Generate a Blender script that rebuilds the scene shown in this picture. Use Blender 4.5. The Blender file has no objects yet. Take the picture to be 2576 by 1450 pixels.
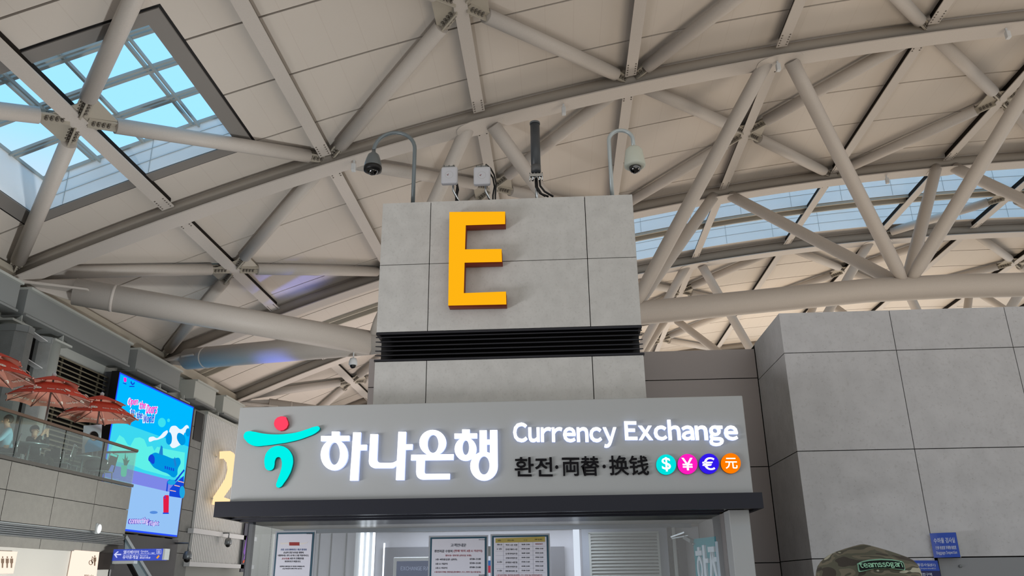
import bpy, bmesh, math, random
import numpy as np
from mathutils import Vector, Matrix
random.seed(7)
S = bpy.context.scene
COL = S.collection
# ---------------------------------------------------------------- camera
CX, CY, F, CH = 1288.0, 725.0, 2005.0, 1.6
def _n(v): return v / np.linalg.norm(v)
_Y = _n(np.array([1415 - CX, CY - 1465, -F])); _Z = np.array([1225 - CX, CY + 4700, -F])
_Z = _n(_Z - _Y * _Z.dot(_Y)); _X = np.cross(_Y, _Z)
RM = np.array([_X, _Y, _Z])
def at(px, py, X=None, Y=None, Z=None):
    "world point seen at photo pixel (px,py) on the plane X=, Y= or Z="
    d = RM @ np.array([px - CX, CY - py, -F])
    t = Y / d[1] if Y is not None else (X / d[0] if X is not None else (Z - CH) / d[2])
    p = d * t
    return Vector((p[0], p[1], p[2] + CH))
cam = bpy.data.cameras.new('camera'); co = bpy.data.objects.new('camera', cam); COL.objects.link(co)
co.matrix_world = Matrix([list(RM[0]) + [0], list(RM[1]) + [0], list(RM[2]) + [CH], [0, 0, 0, 1]])
cam.sensor_width = 36; cam.lens = 36 * F / 2576; cam.clip_end = 500; cam.clip_start = 0.05
S.camera = co
# ---------------------------------------------------------------- materials
def lin(c): return tuple((x / 12.92 if x <= .04045 else ((x + .055) / 1.055) ** 2.4) for x in [v / 255 for v in c])
MATS = {}
def mat(name, c, rough=.6, metal=0, spec=.4, noise=0, nscale=8, em=None, es=1, coat=0):
    if name in MATS: return MATS[name]
    m = bpy.data.materials.new(name); m.use_nodes = True; nt = m.node_tree; b = nt.nodes['Principled BSDF']
    l = lin(c)
    b.inputs['Base Color'].default_value = (*l, 1); b.inputs['Roughness'].default_value = rough
    b.inputs['Metallic'].default_value = metal; b.inputs['Specular IOR Level'].default_value = spec
    if noise:
        tc = nt.nodes.new('ShaderNodeTexCoord'); n = nt.nodes.new('ShaderNodeTexNoise'); n.inputs['Scale'].default_value = nscale
        n.inputs['Detail'].default_value = 6
        r = nt.nodes.new('ShaderNodeValToRGB')
        r.color_ramp.elements[0].position = .3; r.color_ramp.elements[1].position = .7
        r.color_ramp.elements[0].color = (*[x * (1 - noise) for x in l], 1); r.color_ramp.elements[1].color = (*[min(1, x * (1 + noise)) for x in l], 1)
        nt.links.new(tc.outputs['Object'], n.inputs['Vector']); nt.links.new(n.outputs['Fac'], r.inputs['Fac'])
        nt.links.new(r.outputs['Color'], b.inputs['Base Color'])
    if em:
        b.inputs['Emission Color'].default_value = (*lin(em), 1); b.inputs['Emission Strength'].default_value = es
    if coat: b.inputs['Coat Weight'].default_value = coat
    MATS[name] = m; return m
def em(name, c, s=1): return mat(name, (0, 0, 0), .6, em=c, es=s, spec=0)
def stone(name, c, pits=.35, scale=1.0):
    m = mat(name, c, .75, spec=.25); nt = m.node_tree; b = nt.nodes['Principled BSDF']; l = lin(c)
    N = nt.nodes.new; tc = N('ShaderNodeTexCoord')
    n1 = N('ShaderNodeTexNoise'); n1.inputs['Scale'].default_value = 2.2 * scale; n1.inputs['Detail'].default_value = 8
    n2 = N('ShaderNodeTexNoise'); n2.inputs['Scale'].default_value = 13 * scale; n2.inputs['Detail'].default_value = 5; n2.inputs['Roughness'].default_value = .75
    v = N('ShaderNodeTexVoronoi'); v.inputs['Scale'].default_value = 7 * scale; v.inputs['Randomness'].default_value = 1
    r1 = N('ShaderNodeValToRGB'); r1.color_ramp.elements[0].position = .35; r1.color_ramp.elements[1].position = .65
    r1.color_ramp.elements[0].color = (*[x * .94 for x in l], 1); r1.color_ramp.elements[1].color = (*[x * 1.04 for x in l], 1)
    r2 = N('ShaderNodeValToRGB'); r2.color_ramp.elements[0].position = .30; r2.color_ramp.elements[1].position = .47
    r2.color_ramp.elements[0].color = (.80, .79, .78, 1); r2.color_ramp.elements[1].color = (1, 1, 1, 1)
    r3 = N('ShaderNodeValToRGB'); r3.color_ramp.elements[0].position = .035; r3.color_ramp.elements[1].position = .09
    r3.color_ramp.elements[0].color = (pits, pits * .95, pits * .9, 1); r3.color_ramp.elements[1].color = (1, 1, 1, 1)
    m1 = N('ShaderNodeMix'); m1.data_type = 'RGBA'; m1.blend_type = 'MULTIPLY'; m1.inputs[0].default_value = .75
    m2 = N('ShaderNodeMix'); m2.data_type = 'RGBA'; m2.blend_type = 'MULTIPLY'; m2.inputs[0].default_value = .6
    for n in (n1, n2, v): nt.links.new(tc.outputs['Object'], n.inputs['Vector'])
    nt.links.new(n1.outputs['Fac'], r1.inputs[0]); nt.links.new(n2.outputs['Fac'], r2.inputs[0]); nt.links.new(v.outputs['Distance'], r3.inputs[0])
    nt.links.new(r1.outputs[0], m1.inputs[6]); nt.links.new(r2.outputs[0], m1.inputs[7])
    nt.links.new(m1.outputs[2], m2.inputs[6]); nt.links.new(r3.outputs[0], m2.inputs[7]); nt.links.new(m2.outputs[2], b.inputs['Base Color'])
    return m
def glassmat(name, tint, refl=.12, rough=.02):
    m = bpy.data.materials.new(name); m.use_nodes = True; nt = m.node_tree; nt.nodes.remove(nt.nodes['Principled BSDF'])
    t = nt.nodes.new('ShaderNodeBsdfTransparent'); t.inputs[0].default_value = (*tint, 1)
    g = nt.nodes.new('ShaderNodeBsdfGlossy'); g.inputs['Roughness'].default_value = rough; g.inputs[0].default_value = (1, 1, 1, 1)
    x = nt.nodes.new('ShaderNodeMixShader'); fr = nt.nodes.new('ShaderNodeLayerWeight'); pw = nt.nodes.new('ShaderNodeMath'); pw.operation = 'POWER'; pw.inputs[1].default_value = 4
    mu = nt.nodes.new('ShaderNodeMath'); mu.operation = 'MULTIPLY_ADD'; mu.inputs[1].default_value = .5; mu.inputs[2].default_value = refl * .5
    nt.links.new(fr.outputs['Facing'], pw.inputs[0]); nt.links.new(pw.outputs[0], mu.inputs[0]); nt.links.new(mu.outputs[0], x.inputs[0]); nt.links.new(t.outputs[0], x.inputs[1]); nt.links.new(g.outputs[0], x.inputs[2])
    nt.links.new(x.outputs[0], nt.nodes['Material Output'].inputs[0]); MATS[name] = m; return m

M_ceil = mat('ceiling_panel', (205, 197, 188), .7, spec=.2)
_nt = M_ceil.node_tree; _tc = _nt.nodes.new('ShaderNodeTexCoord'); _sx = _nt.nodes.new('ShaderNodeSeparateXYZ')
_a = _nt.nodes.new('ShaderNodeMath'); _a.operation = 'PINGPONG'; _a.inputs[1].default_value = .43
_c = _nt.nodes.new('ShaderNodeMath'); _c.operation = 'LESS_THAN'; _c.inputs[1].default_value = .012
_mx = _nt.nodes.new('ShaderNodeMix'); _mx.data_type = 'RGBA'; _mx.inputs[6].default_value = (*lin((205, 197, 188)), 1); _mx.inputs[7].default_value = (*lin((200, 191, 182)), 1)
_nt.links.new(_tc.outputs['Object'], _sx.inputs[0]); _nt.links.new(_sx.outputs[0], _a.inputs[0]); _nt.links.new(_a.outputs[0], _c.inputs[0])
_nt.links.new(_c.outputs[0], _mx.inputs[0]); _nt.links.new(_mx.outputs[2], _nt.nodes['Principled BSDF'].inputs['Base Color'])
M_dark = mat('dark_backing', (18, 17, 17), .9, spec=.1)
M_shadow = mat('web_shade', (40, 36, 33), .8, spec=.1)  # rib webs coloured dark to stand for the shade beside the flange
M_steel = mat('painted_steel', (190, 183, 176), .5, spec=.35, noise=.03, nscale=30)
M_plate = mat('steel_plate', (170, 163, 150), .5, spec=.4)
M_bolt = mat('bolt_steel', (110, 104, 96), .5, .3)
M_white = mat('white_paint', (205, 208, 210), .5)
M_tower = stone('tower_stone', (199, 199, 196), .8, 2.0)
M_rwall = stone('right_wall_stone', (194, 194, 195), .5, 1.5)
M_gran = stone('granite', (102, 100, 95), .8, 3)
M_stoneL = stone('left_wall_stone', (128, 131, 130), .8, 2)
M_brown = mat('dark_wall_panel', (158, 150, 147), .35, spec=.5)
M_sign = mat('sign_box_grey', (176, 179, 179), .45, spec=.4)
M_char = mat('charcoal_canopy', (34, 36, 46), .4, spec=.25)
M_under = mat('canopy_underside', (70, 68, 70), .25, .5, spec=.6)
M_black = mat('black_plastic', (14, 14, 16), .45)
M_louv = mat('louvre_black', (34, 34, 40), .35, .3)
M_grey = mat('grey_metal', (120, 126, 130), .35, .4)
M_mid = mat('mid_grey_paint', (128, 132, 132), .6)
M_lgrey = mat('light_grey_paint', (172, 176, 172), .6)
M_chrome = mat('chrome', (200, 205, 208), .15, 1)
M_alu = mat('brushed_aluminium', (150, 156, 158), .3, .9)
M_glass = glassmat('booth_glass', (.95, .97, .98), .10)
M_rail = glassmat('railing_glass', (.80, .90, .87), .12)
M_sky = glassmat('skylight_glass', (.90, .98, 1.0), .03, .3)
M_dome = glassmat('camera_dome', (.25, .25, .27), .25, .03)
M_shaft = mat('skylight_lining', (243, 246, 248), .6)
M_skyf = mat('skylight_frame_paint', (165, 168, 164), .5)
M_skin = mat('skin', (196, 150, 124), .55)
M_hair = mat('black_hair', (20, 17, 17), .6)

# ---------------------------------------------------------------- object helpers
def link(o, parent=None):
    COL.objects.link(o)
    if parent is not None: o.parent = parent
    return o
def tag(o, label=None, cat=None, group=None, kind=None):
    if label: o['label'] = label
    if cat: o['category'] = cat
    if group: o['group'] = group
    if kind: o['kind'] = kind
    return o
def thing(name, label, cat, loc=(0, 0, 0), group=None, rz=0):
    o = bpy.data.objects.new(name, None); o.location = loc; o.rotation_euler = (0, 0, rz); o.empty_display_size = .2
    return tag(link(o), label, cat, group)
class MB:
    def __init__(s): s.bm = bmesh.new(); s.smooth = False
    def face(s, pts, mi=0):
        f = s.bm.faces.new([s.bm.verts.new(p) for p in pts]); f.material_index = mi; return f
    def hexa(s, p, mi=0):
        v = [s.bm.verts.new(x) for x in p]
        for q in ((0, 3, 2, 1), (4, 5, 6, 7), (0, 1, 5, 4), (1, 2, 6, 5), (2, 3, 7, 6), (3, 0, 4, 7)):
            f = s.bm.faces.new([v[i] for i in q]); f.material_index = mi
    def box(s, a, b, mi=0):
        x0, y0, z0 = a; x1, y1, z1 = b
        s.hexa([(x0, y0, z0), (x1, y0, z0), (x1, y1, z0), (x0, y1, z0), (x0, y0, z1), (x1, y0, z1), (x1, y1, z1), (x0, y1, z1)], mi); return s
    def bar(s, p, q, w, h, up=(0, 0, 1), mi=0):
        p = Vector(p); q = Vector(q); d = (q - p).normalized(); u = Vector(up)
        r = d.cross(u)
        if r.length < 1e-5: r = d.cross(Vector((1, 0, 0)))
        r.normalize(); u = r.cross(d).normalized(); r = r * w / 2; u = u * h / 2
        s.hexa([p - r - u, p + r - u, p + r + u, p - r + u, q - r - u, q + r - u, q + r + u, q - r + u], mi); return s
    def tube(s, pts, r, seg=14, mi=0, cap=True):
        pts = [Vector(p) for p in pts]; rs = r if isinstance(r, (list, tuple)) else [r] * len(pts); rings = []; a = None
        for i, p in enumerate(pts):
            d = (pts[min(i + 1, len(pts) - 1)] - pts[max(i - 1, 0)]).normalized()
            if a is None: a = d.cross(Vector((0, 0, 1)) if abs(d.z) < .95 else Vector((1, 0, 0))).normalized()
            a = (a - d * a.dot(d)).normalized(); b = d.cross(a)
            rings.append([s.bm.verts.new(p + (a * math.cos(t) + b * math.sin(t)) * rs[i]) for t in [2 * math.pi * k / seg for k in range(seg)]])
        for A, B in zip(rings, rings[1:]):
            for k in range(seg):
                f = s.bm.faces.new((A[k], A[(k + 1) % seg], B[(k + 1) % seg], B[k])); f.smooth = True; f.material_index = mi
        if cap:
            for R in (rings[0], rings[-1]):
                f = s.bm.faces.new(R); f.material_index = mi
        return s
    def lathe(s, prof, c=(0, 0, 0), seg=24, mi=0, sx=1, sy=1):
        rings = []
        for r, z in prof:
            rings.append([s.bm.verts.new((c[0] + sx * r * math.cos(2 * math.pi * k / seg), c[1] + sy * r * math.sin(2 * math.pi * k / seg), c[2] + z)) for k in range(seg)])
        for A, B in zip(rings, rings[1:]):
            for k in range(seg):
                f = s.bm.faces.new((A[k], A[(k + 1) % seg], B[(k + 1) % seg], B[k])); f.smooth = True; f.material_index = mi
        for R in (rings[0], rings[-1]): s.bm.faces.new(R).material_index = mi
        return s
    def ball(s, c, r, sx=1, sy=1, sz=1, seg=16, mi=0):
        g = bmesh.ops.create_uvsphere(s.bm, u_segments=seg, v_segments=seg // 2, radius=r)
        for v in g['verts']: v.co = Vector((v.co.x * sx + c[0], v.co.y * sy + c[1], v.co.z * sz + c[2]))
        for f in {f for v in g['verts'] for f in v.link_faces}: f.smooth = True; f.material_index = mi
        return s
    def mesh(s, me, M=None):
        k = len(s.bm.verts); s.bm.from_mesh(me)
        if M is not None:
            s.bm.verts.ensure_lookup_table()
            for v in s.bm.verts[k:]: v.co = M @ v.co
        return s
    def build(s, name, mats, parent=None, bevel=0, recalc=True):
        bmesh.ops.remove_doubles(s.bm, verts=s.bm.verts, dist=1e-6)
        if recalc: bmesh.ops.recalc_face_normals(s.bm, faces=s.bm.faces)
        me = bpy.data.meshes.new(name); s.bm.to_mesh(me); s.bm.free()
        for m in (mats if isinstance(mats, (list, tuple)) else [mats]): me.materials.append(m)
        o = bpy.data.objects.new(name, me)
        if parent is not None:
            loc = parent.location.copy(); p = parent.parent
            while p is not None: loc += p.location; p = p.parent
            me.transform(Matrix.Translation(-loc))
        if bevel:
            md = o.modifiers.new('bevel', 'BEVEL'); md.width = bevel; md.segments = 2; md.limit_method = 'ANGLE'
        return link(o, parent)
TMP = bpy.data.scenes.new('tmp')
def evalmesh(o):
    TMP.collection.objects.link(o); vl = TMP.view_layers[0]; vl.update(); dg = vl.depsgraph
    return bpy.data.meshes.new_from_object(o.evaluated_get(dg))
# planes: 'Y' plane faces the camera (-Y); 'X' plane faces +X
class PL:
    def __init__(s, ax, v): s.ax = ax; s.v = v
    def uv(s, px, py):
        p = at(px, py, **{s.ax: s.v}); return (p.x, p.z) if s.ax == 'Y' else (p.y, p.z)
    def M(s, lift=0):
        if s.ax == 'Y': return Matrix(((1, 0, 0, 0), (0, 0, -1, s.v - lift), (0, 1, 0, 0), (0, 0, 0, 1)))
        return Matrix(((0, 0, 1, s.v + lift), (1, 0, 0, 0), (0, 1, 0, 0), (0, 0, 0, 1)))
def fillmesh(loops, t, smooth=False, bevel=0):
    cu = bpy.data.curves.new('c', 'CURVE'); cu.dimensions = '2D'; cu.fill_mode = 'BOTH'; cu.extrude = t / 2; cu.bevel_depth = bevel; cu.bevel_resolution = 1; cu.resolution_u = 6
    for L in loops:
        if smooth:
            sp = cu.splines.new('BEZIER'); sp.bezier_points.add(len(L) - 1)
            for b, p in zip(sp.bezier_points, L): b.co = (p[0], p[1], 0); b.handle_left_type = b.handle_right_type = 'AUTO'
        else:
            sp = cu.splines.new('POLY'); sp.points.add(len(L) - 1)
            for b, p in zip(sp.points, L): b.co = (p[0], p[1], 0, 1)
        sp.use_cyclic_u = True
    o = bpy.data.objects.new('c', cu); me = evalmesh(o); bpy.data.objects.remove(o); bpy.data.curves.remove(cu)
    return me
def poly(name, shapes, pl, t, m, parent=None, lift=0, smooth=False, crop=None, bevel=0):
    "shapes = list of loop lists (outer + holes) in photo pixels (or crop coords with crop=(ox,oy,s))"
    mb = MB()
    for sh in shapes:
        loops = []
        for L in sh:
            if crop: L = [(crop[0] + x / crop[2], crop[1] + y / crop[2]) for x, y in L]
            loops.append([pl.uv(*p) for p in L])
        me = fillmesh(loops, t, smooth if not isinstance(smooth, list) else False, bevel)
        mb.mesh(me, pl.M(lift + t / 2)); bpy.data.meshes.remove(me)
    return mb.build(name, m, parent)
def ell(cx, cy, rx, ry, n=28): return [(cx + rx * math.cos(2 * math.pi * k / n), cy + ry * math.sin(2 * math.pi * k / n)) for k in range(n)]
def rect(x0, y0, x1, y1): return [(x0, y0), (x1, y0), (x1, y1), (x0, y1)]
def textmesh(body, off=0, ext=0, shear=0):
    cu = bpy.data.curves.new('t', 'FONT'); cu.body = body; cu.offset = off; cu.extrude = ext; cu.shear = shear; cu.align_x = 'CENTER'; cu.resolution_u = 3
    o = bpy.data.objects.new('t', cu); me = evalmesh(o); bpy.data.objects.remove(o); bpy.data.curves.remove(cu)
    return me
_FW = {}
def widemesh(body, off, ext):
    "latin text set glyph by glyph with the wide latin forms, spaced by their ink"
    mb = MB(); x = 0
    for ch in body:
        if ch == ' ': x += .30; continue
        k = (ch, off, ext)
        if k not in _FW:
            me = textmesh(chr(ord(ch) + 0xFEE0), off, ext); a = np.array([v.co[:] for v in me.vertices]); _FW[k] = (me, a[:, 0].min(), a[:, 0].max())
        me, lo, hi = _FW[k]; mb.mesh(me, Matrix.Translation((x - lo, 0, 0))); x += hi - lo + {'r': .045, 'C': .06}.get(ch, .075) - off
    me = bpy.data.meshes.new('w'); mb.bm.to_mesh(me); mb.bm.free(); return me
def textfit(mb, body, pl, x0, y0, x1, y1, t=.004, lift=0, off=0, crop=None, shear=0, mi=0, wide=False):
    if crop: x0, x1 = crop[0] + x0 / crop[2], crop[0] + x1 / crop[2]; y0, y1 = crop[1] + y0 / crop[2], crop[1] + y1 / crop[2]
    me = widemesh(body, off, .5) if wide else textmesh(body, off, .5, shear)
    if not me.vertices: return
    a = np.array([v.co[:] for v in me.vertices]); lo = a.min(0); hi = a.max(0)
    xm, ym = (x0 + x1) / 2, (y0 + y1) / 2
    P = [np.array(pl.uv(*q)) for q in ((x0, ym), (x1, ym), (xm, y1), (xm, y0))]
    du = P[1] - P[0]; dv = P[3] - P[2]; c = (P[0] + P[1]) / 2
    for v in me.vertices:
        fx = (v.co.x - lo[0]) / (hi[0] - lo[0]) - .5; fy = (v.co.y - lo[1]) / (hi[1] - lo[1]) - .5
        w = (v.co.z - lo[2]) / (hi[2] - lo[2]) * t
        v.co = (c[0] + du[0] * fx, c[1] + du[1] * fx + dv[1] * fy, w)
    k = len(mb.bm.faces); mb.mesh(me, pl.M(lift)); mb.bm.faces.ensure_lookup_table()
    for f in mb.bm.faces[k:]: f.material_index = mi
    bpy.data.meshes.remove(me)
def words(name, items, pl, m, parent, t=.004, lift=0, off=.01, crop=None):
    for it in items:
        mb = MB(); w = all(32 <= ord(c) < 127 for c in it[0]) and any(c.isalpha() for c in it[0])
        textfit(mb, it[0], pl, *it[1:5], t=t, lift=lift, off=off, crop=crop, wide=w); mb.build(name, m, parent)

# ---------------------------------------------------------------- roof profile
_px = [-18, -12.7, -7.56, -2.47, 3, 8, 13.2, 18.3, 23.4, 28, 33, 40, 46]
_pz = [10.85, 12.98, 14.72, 16.17, 17.42, 18.3, 18.95, 19.3, 19.5, 19.55, 19.4, 18.9, 18.3]
_pc = np.polyfit(_px, _pz, 4)
def zf(x): return float(np.polyval(_pc, x))
def zc(x): return zf(x) + .7
PITCH = 5.16
def RX(k): return -17.8 + PITCH * k
YZ, YA, YB, YC, YD, YE = 12.3, 23.5, 34.0, 42.4, 52.9, 63.8
XL, XR = -18.1, 44.0
HOLES = [(-15.9, -9.8, 15.7, 21.4), (1.2, 43.0, 34.9, 37.7), (1.2, 43.0, 38.5, 41.5)]
joints = [12.3, 14.2, 16.6, 19.1, 21.65, 23.5, 24.7, 27.2, 29.9, 32.7, 34.0, 36.2, 38.1, 40.1, 42.4, 43.7, 46.2, 48.8, 51.4, 52.9, 54.4, 57.0, 59.6, 62.2, 63.8, 66, 68.5, 71, 75]
ed = sorted(set([-14.0, 9.8] + joints + [h[2] for h in HOLES] + [h[3] for h in HOLES]))
xs = sorted(set([round(v, 3) for v in np.linspace(XL, XR, 63)] + [h[0] for h in HOLES] + [h[1] for h in HOLES]))
def inhole(x, y): return any(h[0] < x < h[1] and h[2] < y < h[3] for h in HOLES)
mb = MB(); g = .035
for y0, y1 in zip(ed, ed[1:]):
    a = y0 + (g if y0 in joints else 0); b = y1 - (g if y1 in joints else 0)
    for x0, x1 in zip(xs, xs[1:]):
        if inhole((x0 + x1) / 2, (y0 + y1) / 2): continue
        mb.face([(x0, a, zc(x0)), (x1, a, zc(x1)), (x1, b, zc(x1)), (x0, b, zc(x0))])
        mb.face([(x0, y0, zc(x0) + .12), (x1, y0, zc(x1) + .12), (x1, y1, zc(x1) + .12), (x0, y1, zc(x0) + .12)], 1)
        for k in (a, b):
            if k not in (y0, y1): mb.face([(x0, k, zc(x0)), (x1, k, zc(x1)), (x1, k, zc(x1) + .12), (x0, k, zc(x0) + .12)], 0)
bmesh.ops.remove_doubles(mb.bm, verts=mb.bm.verts, dist=1e-5)
tag(mb.build('ceiling', [M_ceil, M_dark]), kind='structure')

# skylights
def skylight(n, h, hs, gx, gy):
    x0, x1, y0, y1 = h; X = [x for x in xs if x0 <= x <= x1]; m = MB(); gl = MB()
    for a, b in zip(X, X[1:]):
        for y in (y0, y1): m.face([(a, y, zc(a) - .02), (b, y, zc(b) - .02), (b, y, zc(b) + hs), (a, y, zc(a) + hs)])
        gl.face([(a, y0, zc(a) + hs), (b, y0, zc(b) + hs), (b, y1, zc(b) + hs), (a, y1, zc(a) + hs)])
    for x in (x0, x1): m.face([(x, y0, zc(x) - .02), (x, y1, zc(x) - .02), (x, y1, zc(x) + hs), (x, y0, zc(x) + hs)])
    W = thing(f'window_{n}', None, None, ((x0 + x1) / 2, y0, zc((x0 + x1) / 2))); W['kind'] = 'structure'
    fr = MB()
    nx = max(1, round((x1 - x0) / gx)); ny = max(1, round((y1 - y0) / gy))
    for i in range(nx + 1):
        x = x0 + (x1 - x0) * i / nx; fr.bar((x, y0, zc(x) + hs - .07), (x, y1, zc(x) + hs - .07), .09, .1)
        if i % 2 == 1 and n == 1: fr.bar((x + .22, y0, zc(x) + hs - .12), (x + .22, y1, zc(x) + hs - .12), .06, .1)
    for j in range(ny + 1):
        y = y0 + (y1 - y0) * j / ny
        for a, b in zip(X, X[1:]):
            fr.bar((a, y, zc(a) + hs - .07), (b, y, zc(b) + hs - .07), .11, .12)
            if n == 1 and 0 < j < ny: fr.bar((a, y - .2, zc(a) + hs - .12), (b, y - .2, zc(b) + hs - .12), .07, .1)
    # seams of the lining boards
    se = MB()
    for k in range(1, 3):
        z = hs * k / 3
        for a, b in zip(X, X[1:]):
            se.bar((a, y1 - .01, zc(a) + z), (b, y1 - .01, zc(b) + z), .012, .014)
    for k in range(int((x1 - x0) / 2.58) + 1):
        x = x0 + .8 + k * 2.58
        if x < x1: se.bar((x, y1 - .01, zc(x)), (x, y1 - .01, zc(x) + hs), .014, .012)
    m.build('shaft_lining', M_shaft, W, recalc=False); gl.build('glass_pane', M_sky, W); fr.build('window_frame', M_skyf, W); se.build('lining_seam', mat('lining_seam_grey', (165, 172, 174), .6), W)
    # rim frame under the opening with a black shadow gap
    rm = MB()
    w = .42
    def rim(xa, xb, ya, yb, mi, dz):
        XX = [x for x in xs if xa < x < xb]; XX = [xa] + XX + [xb]
        for a, b in zip(XX, XX[1:]):
            rm.hexa([(a, ya, zc(a) - dz), (b, ya, zc(b) - dz), (b, yb, zc(b) - dz), (a, yb, zc(a) - dz), (a, ya, zc(a) - .004), (b, ya, zc(b) - .004), (b, yb, zc(b) - .004), (a, yb, zc(a) - .004)], mi)
    if n == 1:
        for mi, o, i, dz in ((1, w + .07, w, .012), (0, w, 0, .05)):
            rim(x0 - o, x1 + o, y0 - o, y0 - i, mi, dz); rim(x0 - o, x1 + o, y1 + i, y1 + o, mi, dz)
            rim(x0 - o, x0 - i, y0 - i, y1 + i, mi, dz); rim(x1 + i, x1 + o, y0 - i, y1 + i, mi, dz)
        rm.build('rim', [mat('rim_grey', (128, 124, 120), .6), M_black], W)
    return W
skylight(1, HOLES[0], 1.3, 1.52, 1.43)
skylight(2, HOLES[1], 1.75, 1.7, 2.8)
skylight(3, HOLES[2], 1.45, 1.7, 3.0)
# blind rails between the two skylight strips (they also run on over the closed ceiling at the left)
m = MB(); XX = list(np.linspace(XL + .3, 43, 50))
for yy, dz in ((37.78, .16), (38.1, .30), (38.42, .16)):
    for a, b in zip(XX, XX[1:]): m.bar((a, yy, zc(a) - dz * .5), (b, yy, zc(b) - dz * .5), .10, dz)
tag(m.build('blind_rail', M_plate), 'slim triple rail along the middle of the far skylight strip', 'rail')

# ---------------------------------------------------------------- trusses
def chordparts(y, parent, x0=XL + .4, x1=38.0, wide=()):
    XX = list(np.linspace(x0, x1, 46)); c = MB()
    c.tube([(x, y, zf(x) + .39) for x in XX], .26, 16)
    o = c.build('top_chord', mat('chord_tube_shade', (150, 143, 134), .55, spec=.3), parent); f = MB()  # tube coloured darker to carry the shade above the flange
    for a, b in zip(XX, XX[1:]):
        def P(x, yy, dz): return (x, y + yy, zf(x) + dz)
        f.hexa([P(a, -.36, 0), P(b, -.36, 0), P(b, .36, 0), P(a, .36, 0), P(a, -.36, .045), P(b, -.36, .045), P(b, .36, .045), P(a, .36, .045)])
        f.hexa([P(a, -.06, .045), P(b, -.06, .045), P(b, .06, .045), P(a, .06, .045), P(a, -.06, .7), P(b, -.06, .7), P(b, .06, .7), P(a, .06, .7)])
    f.build('flange_plate', M_steel, o)
    return o
def gusset(mb, x, y, w=.8, d=.46):
    pts = []
    for k in range(24):
        t = 2 * math.pi * k / 24; pts.append((x + w * math.copysign(abs(math.cos(t)) ** .75, math.cos(t)), y + d * math.copysign(abs(math.sin(t)) ** .75, math.sin(t))))
    a = [mb.bm.verts.new((p[0], p[1], zf(p[0]) - .03)) for p in pts]; b = [mb.bm.verts.new((p[0], p[1], zf(p[0]) + .0)) for p in pts]
    mb.bm.faces.new(a); mb.bm.faces.new(b)
    for i in range(24): mb.bm.faces.new((a[i], a[(i + 1) % 24], b[(i + 1) % 24], b[i]))
def botz(x): return float(np.interp(x, [-7.0, 2.8, 12.9, 23.2, 33.5], [10.2, 11.05, 11.8, 11.7, 11.2]))
def truss(name, label, y0, y1, ks, steel):
    T = thing(name, label, 'roof truss', (0, (y0 + y1) / 2, 11)); ym = (y0 + y1) / 2
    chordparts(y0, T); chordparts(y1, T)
    bx = [-7.0] + [RX(k) for k in (4, 6, 8, 10)]
    m = MB(); pts = [(x, ym, botz(x)) for x in np.linspace(-7, 33.4, 14)]
    m.tube(pts, .45, 24).build('bottom_chord', M_steel, T)
    for y in (y0, y1):
        s = 1 if y < ym else -1
        e = Vector((-17.6, y + .2 * s, zf(-17.6) + .1)); j = Vector((-7.0, ym, botz(-7)))
        d = (j - e).normalized(); m = MB()
        m.tube([e + d * 1.6, j], .46, 24); m.tube([e + d * 2.75, e + d * 2.85], .475, 24)
        m.hexa([e + d * .2 + Vector((0, -.03, -.12)), e + d * 2.1 + Vector((0, -.03, -.42)), e + d * 2.1 + Vector((0, .03, -.42)), e + d * .2 + Vector((0, .03, -.12)),
                e + d * .2 + Vector((0, -.03, .12)), e + d * 2.1 + Vector((0, -.03, .5)), e + d * 2.1 + Vector((0, .03, .5)), e + d * .2 + Vector((0, .03, .12))])
        m.hexa([e + Vector((0, -.3, -.1)), e + d * 2.3 + Vector((0, -.62, -.03)), e + d * 2.3 + Vector((0, .62, -.03)), e + Vector((0, .3, -.1)),
                e + Vector((0, -.3, 0)), e + d * 2.3 + Vector((0, -.62, .03)), e + d * 2.3 + Vector((0, .62, .03)), e + Vector((0, .3, 0))])
        m.build('support_leg', M_steel, T)
        for k in ks:
            x = RX(k); gs = MB(); gusset(gs, x, y); gs.build('gusset_plate', M_steel, T)
            for kk in (k - 1, k + 1):
                bxx = RX(kk) if kk > 2 else -7.0
                top = Vector((x + (.42 if kk > k else -.42), y + .1 * s, zf(x) + .1)); bot = Vector((bxx, ym, botz(bxx)))
                d = (bot - top).normalized(); m = MB(); L = (bot - top).length
                m.tube([top, top + d * .8, bot - d * .9, bot - d * .3], [.25, .25, .25, .18], 18)
                m.build('web_tube', steel, T)
    # bolts at the rib splices: small plates with bolt heads beside the chord
    return T
truss('roof_truss', 'near roof truss of pale steel tubes, its thick lower tube passing behind the grey tower', YA, YB, (3, 5, 7, 9), M_steel)
truss('roof_truss', 'far roof truss of pale steel tubes beyond the strip of blue skylights', YC, YD, (3, 5, 7, 9), M_steel)
for y, lb in ((YE, 'single roof beam farthest away, beyond the far truss'), (YZ, 'single roof beam nearest overhead, above the top edge of the photo')):
    T = thing('roof_beam', lb, 'beam', (0, y, 15)); chordparts(y, T)

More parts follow.
